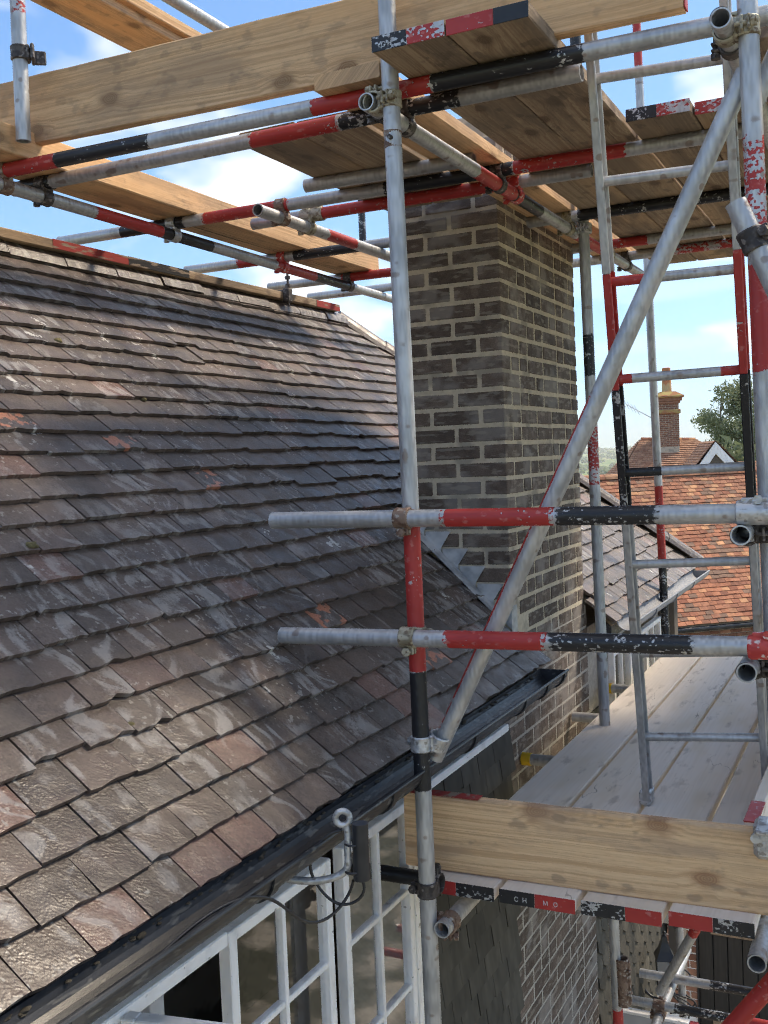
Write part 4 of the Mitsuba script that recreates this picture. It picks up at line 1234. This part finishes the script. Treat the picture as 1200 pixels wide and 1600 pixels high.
# ------------------------------------------------------------------ lantern, panel, yard wall and door
k = thing('wall_lantern', 'black wall lantern with a peaked cap seen behind the low tubes', 'lantern')
lc = np.array([-1.350, 6.42, 3.10])
prof = [(0.085, -0.085), (0.080, -0.075), (0.052, -0.035), (0.030, 0.015), (0.020, 0.05), (0.010, 0.06)]
V = []
for r_, z_ in prof:
    for a in range(4):
        q = math.radians(45 + 90 * a + 20)
        V.append(lc + [r_ * math.cos(q), r_ * math.sin(q), z_])
V.append(lc + [0, 0, 0.065])
F = []
for i in range(len(prof) - 1):
    for j in range(4):
        q = (j + 1) % 4
        F += [[i * 4 + j, i * 4 + q, (i + 1) * 4 + q], [i * 4 + j, (i + 1) * 4 + q, (i + 1) * 4 + j]]
b0 = (len(prof) - 1) * 4
F += [[b0 + j, b0 + (j + 1) % 4, len(V) - 1] for j in range(4)] + [[0, 2, 1], [0, 3, 2]]
put('cap', (np.array(V), np.array(F)), 'iron_black', k)
put('finial', (ico.vertices * 0.012 + lc + [0, 0, 0.075], ico.faces), 'iron_black', k, smooth=True)
putp('body', cbox(lc + [0, 0, -0.19], [0.085, 0.085, 0.20], 0.004), 'lamp_glass', k)
for sx in (-1, 1):
    for sy in (-1, 1):
        putp('bar', rod(lc + [sx * 0.045, sy * 0.045, -0.085], lc + [sx * 0.036, sy * 0.036, -0.30], 0.006, 6), 'iron_black', k)
putp('bracket', path_tube(spline([lc + [-0.125, 0, -0.22], lc + [-0.11, 0, -0.34], lc + [-0.04, 0, -0.36], lc + [0, 0, -0.30]], 16), 0.009), 'iron_black', k, smooth=True)
k = thing('cable_bundle', 'tangle of thin dark cables hanging under the lantern', 'cables')
for i in range(6):
    p = np.array([-1.29 + rng.uniform(-.03, .06), 6.3 + rng.uniform(-.1, .2), 2.98])
    cp = spline([p, p + [rng.uniform(-.05, .05), 0, -0.05], p + [rng.uniform(-.09, .09), rng.uniform(-.05, .05), -0.12], p + [rng.uniform(-.1, .1), 0, -0.18], p + [rng.uniform(-.07, .07), 0, -0.30]], 24)
    putp('cable', path_tube(cp, 0.005, 6), 'cable_black', k, smooth=True)
k = thing('metal_panel', 'pale grey metal panel with dark slots and a red end, low beside the wall', 'panel')
putp('sheet', cat_mesh([bx(-1.375, -1.02, 5.38, 5.42, 2.55, 3.03), bx(-1.375, -1.33, 5.38, 5.42, 3.03, 3.12), bx(-1.265, -1.115, 5.38, 5.42, 3.03, 3.12), bx(-1.055, -1.02, 5.38, 5.42, 3.03, 3.12), bx(-1.375, -1.02, 5.38, 5.42, 3.12, 3.185)]), 'panel_grey', k)
putp('edge', bx(-1.38, -1.02, 5.375, 5.425, 3.186, 3.20, 0.003), 'white_paint', k)
putp('end_strip', bx(-1.018, -0.975, 5.37, 5.43, 2.55, 3.19, 0.004), 'panel_red', k)

k = thing('yard_wall', 'low red brick wall with white joints across the end of the passage', 'wall')
putp('core', bx(-2.6, -1.805, 10.01, 10.24, 0, 2.5), 'white_paint', k)
YW = k
z, row = 0.8, 0
while z < 2.0:
    yy = -2.2 + (row % 2) * 0.1125
    while yy < -1.81:
        e = min(yy + 0.215, -1.80)
        if e - yy > 0.04:
            t = bx(yy, e, 10.0, 10.1, z, z + 0.063, 0.004, (rng.random(), 0), 0.003)
            putp('brick', t, 'brick_red', YW)
        yy = e + 0.012
    z += 0.076; row += 1
k = thing('plank_door', 'black boarded door beside the red brick wall', 'door')
putp('backing', bx(-1.78, -0.56, 10.07, 10.1, 0.05, 2.3), 'iron_black', k)
for i in range(9):
    x0 = -1.78 + i * 0.135
    t = bx(x0, x0 + 0.128, 10.02, 10.06, 0.05, 2.3, 0.004)
    u = np.c_[t[0][:, 2] + i * 3.1, t[0][:, 0] + t[0][:, 1]]
    putp('plank', (t[0], t[1], u), 'wood_black', k)
for z_ in (1.55, 0.66):
    t = bx(-1.66, -0.85, 9.985, 10.02, z_, z_ + 0.055, 0.004)
    putp('ledge', (t[0], t[1], np.c_[t[0][:, 0], t[0][:, 1] + t[0][:, 2]]), 'wood_board', k)
putp('frame', cat_mesh([bx(-1.80, -1.785, 9.99, 10.1, 0, 2.4), bx(-0.56, -0.5, 9.99, 10.1, 0, 2.4), bx(-1.8, -0.5, 9.99, 10.1, 2.4, 2.5)]), 'iron_black', k)

# ------------------------------------------------------------------ outbuilding with the red roof
e1 = np.array([0.751, 0.660, 0.0])
n1 = np.array([0.660, -0.751, 0.0])
O1 = np.array([-3.55, 19.24, 2.93])
k = thing('outbuilding', 'long outbuilding with a bright red tiled roof and low brick wall', 'outbuilding')
OB = k
PI1 = math.radians(46)
d1 = -n1 * math.cos(PI1) + Z * math.sin(PI1)
nn1 = n1 * math.sin(PI1) + Z * math.cos(PI1)
LE, SLO = 11.0, 3.80
P = lambda u, s, h=0.0: O1 + e1 * u + d1 * s + nn1 * h
back = lambda u: O1 + e1 * u - n1 * 2 * SLO * math.cos(PI1)
rv = np.array([P(-5, 0, -.03), P(LE, 0, -.03), P(LE, SLO, -.03), P(-5, SLO, -.03), back(-5), back(LE)])
put('roof', (rv, np.array([[0, 1, 2], [0, 2, 3], [3, 2, 5], [3, 5, 4], [0, 3, 4], [1, 5, 2]])), 'underlay', OB)
OR = OB + '__roof'
tl = []
for r in range(37):
    u = -4.9 + (r % 2) * 0.083
    while u < LE:
        w = 0.166
        s = r * 0.1015 + rng.gauss(0, 0.004) + 0.02 * (meshkit.noise(np.array([[u * 0.9, r * .2, 1.]]), 6)[0] - .5)
        l = 0.026 + abs(rng.gauss(0, 0.004))
        q = np.array([[u + .003, s, l], [u + w - .003, s + rng.gauss(0, .003), l + rng.gauss(0, .003)], [u + w - .003, s + .17, l - 0.022], [u + .003, s + .17, l - 0.022],
                      [u + .003, s, l - .018], [u + w - .003, s, l - .018]])
        v = O1 + q[:, :1] * e1 + q[:, 1:2] * d1 + q[:, 2:] * nn1
        f = np.array([[0, 1, 2], [0, 2, 3], [4, 5, 1], [4, 1, 0], [1, 5, 2], [0, 3, 4]])
        g = meshkit.noise(np.array([[u * 0.8, r * 0.13, 4.]]), 7)[0]
        tone = rng.random()
        grey = 0.85 if rng.random() < 0.17 + 0.35 * max(0, g - 0.45) else rng.random() * 0.28 + (0.30 if r > 22 else 0) * rng.random()
        px, dd = view(v.mean(0))
        vis = 895 < px[0] < 1215 and 700 < px[1] < 1000 and not (px[1] > 875 + (px[0] - 1085) * 0.6 and px[0] < 1085)
        tl.append((dd if vis else 999 + dd, (v, f, np.tile([tone, grey], (6, 1)))))
        u += w
tl.sort(key=lambda q: q[0])
for d, t in tl[:300]:
    putp('tile', t, 'tile_red', OR)
tag(putp('upper_tiles', cat_mesh([t for d, t in tl[300:]]), 'tile_red', OR), kind='stuff')
for i in range(36):
    a, b = P(-5 + i * 0.44, SLO, 0), P(-5 + i * 0.44 + 0.43, SLO, 0)
    t = half_round(a, b, Z, 0.12, 0.02, 160, 7)
    putp('ridge_tile', (t[0], t[1], np.tile([rng.random(), rng.random() * .7], (len(t[0]), 1))), 'tile_red', OR)
R1 = np.stack([e1, -n1, Z], 1)
wc = O1 - n1 * (0.25 + SLO * math.cos(PI1) - 0.25) + e1 * (LE - 5) / 2
putp('wall', cbox([wc[0], wc[1], 1.45], [LE + 5 - .3, 2 * SLO * math.cos(PI1) - 0.5, 2.9], 0.01, R1), 'mortar', OB)
f0 = O1 - n1 * 0.242
for row in range(8):
    for i in range(14):
        u = -1.0 + i * 0.2265 + (row % 2) * 0.113
        c = f0 + e1 * (u + 0.108) - n1 * 0.04
        c[2] = 2.80 - row * 0.076
        putp('brick', cbox(c, [0.214, 0.1, 0.064], 0.004, R1, 0.002, (rng.random(), 0)), 'brick_red', OB + '__wall')
c = O1 + n1 * 0.03 + e1 * 2.5; 
putp('gutter', rod(P(-5, -0.02, -0.075) + n1 * .02, P(LE, -0.02, -0.075) + n1 * .02, 0.05, 10), 'gutter_black', OB, smooth=40)

# ------------------------------------------------------------------ far house with the tall chimney
c0 = np.array([-7.05, 39.0, 0.0])
ux = np.array([0.9272, 0.3746, 0.0]); uy = np.array([-0.3746, 0.9272, 0.0])
R2 = np.stack([ux, uy, Z], 1)
L2 = lambda a, b, z: c0 + ux * a + uy * b + Z * z
k = thing('cottage', 'far brown tiled cottage with a white gable and tall orange chimney', 'cottage')
CT = k
putp('wall', cbox(L2(0, 3, 2.0), [6.0, 6.0, 4.0], 0.02, R2), 'brick_red', CT)
EZ2, RZ2 = 4.0, 6.62
corners = [L2(-3.1, -0.3, EZ2), L2(4.2, -0.3, EZ2), L2(4.2, 6.3, EZ2), L2(-3.1, 6.3, EZ2), L2(-0.95, 3, RZ2), L2(1.15, 3, RZ2 - .1)]
put('roof', (np.array(corners), np.array([[0, 1, 5], [0, 5, 4], [1, 2, 5], [2, 3, 4], [2, 4, 5], [3, 0, 4]])), 'underlay', CT)
CR = CT + '__roof'
m = []
fn = np.cross(corners[1] - corners[0], corners[4] - corners[0]); fn /= np.linalg.norm(fn)


def clad(A, B, C, D, rows, dens):
    """Tile courses over a roof face: A-B the eave, D-C the ridge."""
    nrm = np.cross(B - A, D - A); nrm /= np.linalg.norm(nrm)
    if nrm[2] < 0:
        nrm = -nrm
    for r in range(rows):
        t0, t1 = r / rows, (r + 1.35) / rows
        a0, b0 = A + (D - A) * t0, B + (C - B) * t0
        a1, b1 = A + (D - A) * min(t1, 1), B + (C - B) * min(t1, 1)
        nt = max(1, int(np.linalg.norm(b0 - a0) / dens))
        for i in range(nt):
            f0_, f1_ = i / nt, (i + 0.97) / nt
            l = 0.05 + rng.uniform(0, .012)
            v = np.array([a0 + (b0 - a0) * f0_ + nrm * l, a0 + (b0 - a0) * f1_ + nrm * l, a1 + (b1 - a1) * f1_ + nrm * .015, a1 + (b1 - a1) * f0_ + nrm * .015,
                          a0 + (b0 - a0) * f0_ + nrm * .01, a0 + (b0 - a0) * f1_ + nrm * .01])
            m.append((v, np.array([[0, 1, 2], [0, 2, 3], [4, 5, 1], [4, 1, 0]]), np.tile([rng.random() * 0.7, 0.25 + 0.5 * rng.random()], (6, 1))))


clad(corners[0], corners[1], corners[5], corners[4], 34, 0.18)
clad(corners[3], corners[0], corners[4], corners[4] + (corners[0] - corners[3]) * 0.001, 34, 0.18)
# lower wing to the right
wing = [L2(3.0, 0.8, 3.6), L2(9, 0.8, 3.6), L2(9, 3.4, 5.55), L2(2.0, 3.4, 5.55), L2(9, 6, 3.6), L2(2, 6, 3.6)]
put('roof', (np.array(wing), np.array([[0, 1, 2], [0, 2, 3], [3, 2, 4], [3, 4, 5]])), 'underlay', CT)
clad(wing[0], wing[1], wing[2], wing[3], 28, 0.18)
m2 = cat_mesh(m)
tag(putp('roof_tiles', m2, 'tile_tan', CR), kind='stuff')
m = []
for i in range(8):
    a = corners[4] + (corners[5] - corners[4]) * i / 8
    b = corners[4] + (corners[5] - corners[4]) * (i + 0.96) / 8
    t = half_round(a, b, Z, 0.14, 0.03, 160, 6)
    putp('ridge_tile', (t[0], t[1], np.tile([rng.random(), .1], (len(t[0]), 1))), 'tile_red', CR)
# white bargeboarded gable
ga, gl, gr_ = L2(1.00, -0.9, 6.36), L2(0.05, -0.9, 5.38), L2(2.10, -0.9, 5.38)
gd = uy * 0.10
P3 = np.array([gl + [0, 0, -.3], ga + [0, 0, 0.0], gr_ + [0, 0, -.3], gr_ + [0, 0, -.3] - ux * 0.34, ga + [0, 0, -0.42], gl + [0, 0, -.3] + ux * 0.34])
putp('bargeboard', prism(P3, [0, 0, 0], gd), 'white_paint', CT)
P3 = np.array([gl + [0, 0, -.3] + ux * .2, ga + [0, 0, -.2], gr_ + [0, 0, -.3] - ux * .2]) + uy * .12
putp('gable', prism(P3, [0, 0, 0], uy * 1.5), 'wood_old', CT)
gm = []
for sgn, q in ((-1, gl), (1, gr_)):
    q = q + [0, 0, -.3] + ux * sgn * 0.10
    m = []
    clad(q, q + uy * 2.2, ga + [0, 0, .03] + uy * 2.2, ga + [0, 0, .03], 14, 0.18)
    gm += m
tag(putp('gable_tiles', cat_mesh(gm), 'tile_tan', CR), kind='stuff')
# chimney
cc = L2(0.02, 2.6, 0)
k2 = putp('chimney', cbox(cc + [0, 0, 6.9], [0.72, 0.72, 2.2], 0.01, R2), 'mortar', CT)
m = []
for row in range(22):
    for side in range(2):
        for i in range(4):
            a = -0.36 + i * 0.2275 - (row % 2) * 0.113
            b = a + 0.214
            a, b = max(a, -0.368), min(b, 0.368)
            if b - a < .04:
                continue
            z_ = 6.3 + row * 0.076
            cen = (cc + ux * (a + b) / 2 - uy * 0.34) if side == 0 else (cc - ux * 0.34 + uy * (a + b) / 2)
            sz = [b - a, 0.06, 0.064] if side == 0 else [0.06, b - a, 0.064]
            m.append(cbox(cen + [0, 0, z_], sz, 0.004, R2, 0, (rng.random() * (0.6 if side == 0 else 1), 0)))
tag(putp('bricks', cat_mesh(m), 'brick_red', k2), kind='stuff')
for z_, w_, h_, ms in ((7.62, 0.86, 0.16, 'lichen_cap'), (7.98, 0.84, 0.10, 'brick_red'), (8.09, 0.96, 0.13, 'brick_red'), (8.19, 1.10, 0.08, 'lichen_cap')):
    putp('corbel', cbox(cc + [0, 0, z_], [w_, w_, h_], 0.02, R2, 0, (0.7, 0)), ms, k2)
V = []
for z_, w_ in ((8.22, 0.55), (8.40, 0.28)):
    for a, b in ((-1, -1), (1, -1), (1, 1), (-1, 1)):
        V.append(cc + ux * a * w_ + uy * b * w_ + [0, 0, z_])
put('capping', (np.array(V), np.array([[0, 1, 5], [0, 5, 4], [1, 2, 6], [1, 6, 5], [2, 3, 7], [2, 7, 6], [3, 0, 4], [3, 4, 7], [4, 5, 6], [4, 6, 7]])), 'lichen_cap', k2)
prof = [(0.19, 8.38), (0.185, 8.55), (0.165, 8.95), (0.15, 9.18), (0.165, 9.20), (0.16, 9.32), (0.12, 9.34)]
pot = trimesh.creation.revolve(np.array([(0, 8.38)] + prof + [(0, 9.33)]), sections=16)
put('chimney_pot', (np.asarray(pot.vertices) + [cc[0], cc[1], 0.0], np.asarray(pot.faces)), 'clay_pot', k2, smooth=35)
# television aerial on its pole beside the chimney
k = thing('aerial', 'thin television aerial on an arm left of the far chimney', 'aerial')
ap = cc - ux * 0.42
putp('arm', rod(ap + [0, 0, 7.3], ap - ux * 1.15 + [0, 0, 7.98], 0.014, 6), 'coupler_zinc', k)
for i in range(6):
    q = ap - ux * (0.75 + 0.13 * i) + [0, 0, 7.74 + 0.077 * i]
    putp('element', rod(q + [-.10, 0, 0.19], q + [.10, 0, -0.19], 0.009, 5), 'coupler_zinc', k)

# ------------------------------------------------------------------ trees behind the cottage
def tree(label, base, height, radius, seed, leaves, lf=0.11):
    R_ = np.random.RandomState(seed)
    base = np.asarray(base, float)
    k = thing('tree', label, 'tree')
    limbs, tips = [], []
    top = base + [0, 0, height * 0.9]
    limbs.append((spline([base, base + [0.1, 0, height * .35], base + [-.1, .1, height * .65], top], 12), 0.13))
    for i in range(26):
        h = R_.uniform(0.30, 0.93)
        a = R_.uniform(0, 2 * np.pi)
        rr = radius * math.sqrt(max(0.05, 1 - ((h - 0.52) / 0.50) ** 2)) * R_.uniform(0.55, 1.0)
        p = base + [0, 0, height * (h - 0.10)]
        e = base + [rr * math.cos(a), rr * math.sin(a), height * h + R_.uniform(-.1, .3)]
        limbs.append((spline([p, p * .5 + e * .5 + [0, 0, R_.uniform(-.1, .25)], e], 7), 0.035))
        tips += [p * .35 + e * .65, e, e]
    for n_, (pts, r) in enumerate(limbs):
        V, F = [], []
        for j, q in enumerate(pts):
            rr = r * (1 - 0.75 * j / (len(pts) - 1))
            ang = np.arange(6) * np.pi / 3
            V.append(q + rr * np.c_[np.cos(ang), np.sin(ang), 0 * ang])
        for i in range(len(pts) - 1):
            for j in range(6):
                q = (j + 1) % 6
                F += [[i * 6 + j, i * 6 + q, (i + 1) * 6 + q], [i * 6 + j, (i + 1) * 6 + q, (i + 1) * 6 + j]]
        put('trunk' if n_ == 0 else 'limb', (np.vstack(V), np.array(F)), 'bark', k, smooth=True)
    V, F, U = [], [], []
    for i in range(leaves):
        t = tips[R_.randint(len(tips))]
        q = t + R_.normal(size=3) * [0.30, 0.30, 0.22] * radius * 0.52
        a = R_.normal(size=3); a /= np.linalg.norm(a)
        b = np.cross(a, R_.normal(size=3)); b /= np.linalg.norm(b)
        s = lf * R_.uniform(.6, 1.4)
        at = len(V)
        V += [q - a * s, q + b * s * .42, q + a * s, q - b * s * .42]
        F += [[at, at + 1, at + 2], [at, at + 2, at + 3]]
        U += [[R_.rand(), 0]] * 4
    put('crown', (np.array(V), np.array(F)), 'leaf', k, uv=np.array(U))
    return k


tree('airy grey green tree right of the far chimney', (-8.7, 60.5, -0.1), 10.1, 2.0, 5, 9500)
tree('taller airy tree half hidden by the near upright', (-6.6, 61.7, -0.1), 12.0, 2.3, 9, 9500)
R_ = np.random.RandomState(4)
V, F, U = [], [], []
for i in range(5000):
    q = np.array([R_.uniform(-9.0, 3), 56 + R_.uniform(-.6, .6), R_.uniform(0, 6.25) + 0.25 * math.sin(i)])
    a = R_.normal(size=3) * .16; b = R_.normal(size=3) * .12
    at = len(V)
    V += [q - a, q + b, q + a]; F.append([at, at + 1, at + 2]); U += [[R_.rand() * .4, 0]] * 3
k = put('hedge', (np.array(V), np.array(F)), 'leaf', uv=np.array(U))
tag(k, 'dark hedge behind the cottage roof at the foot of the trees', 'hedge')

# ------------------------------------------------------------------ the air
scene['air'] = {'type': 'homogeneous', 'albedo': 0.95, 'sigma_t': 0.00014}
scene['haze'] = {'type': 'cube', 'to_world': T().translate([0, 0, 20]).scale([10500, 10500, 190]), 'bsdf': {'type': 'null'}, 'interior': {'type': 'ref', 'id': 'air'}}
scene['camera']['medium'] = {'type': 'ref', 'id': 'air'}
tag('haze', 'thin blue haze over the distant valley', 'haze', kind='stuff')
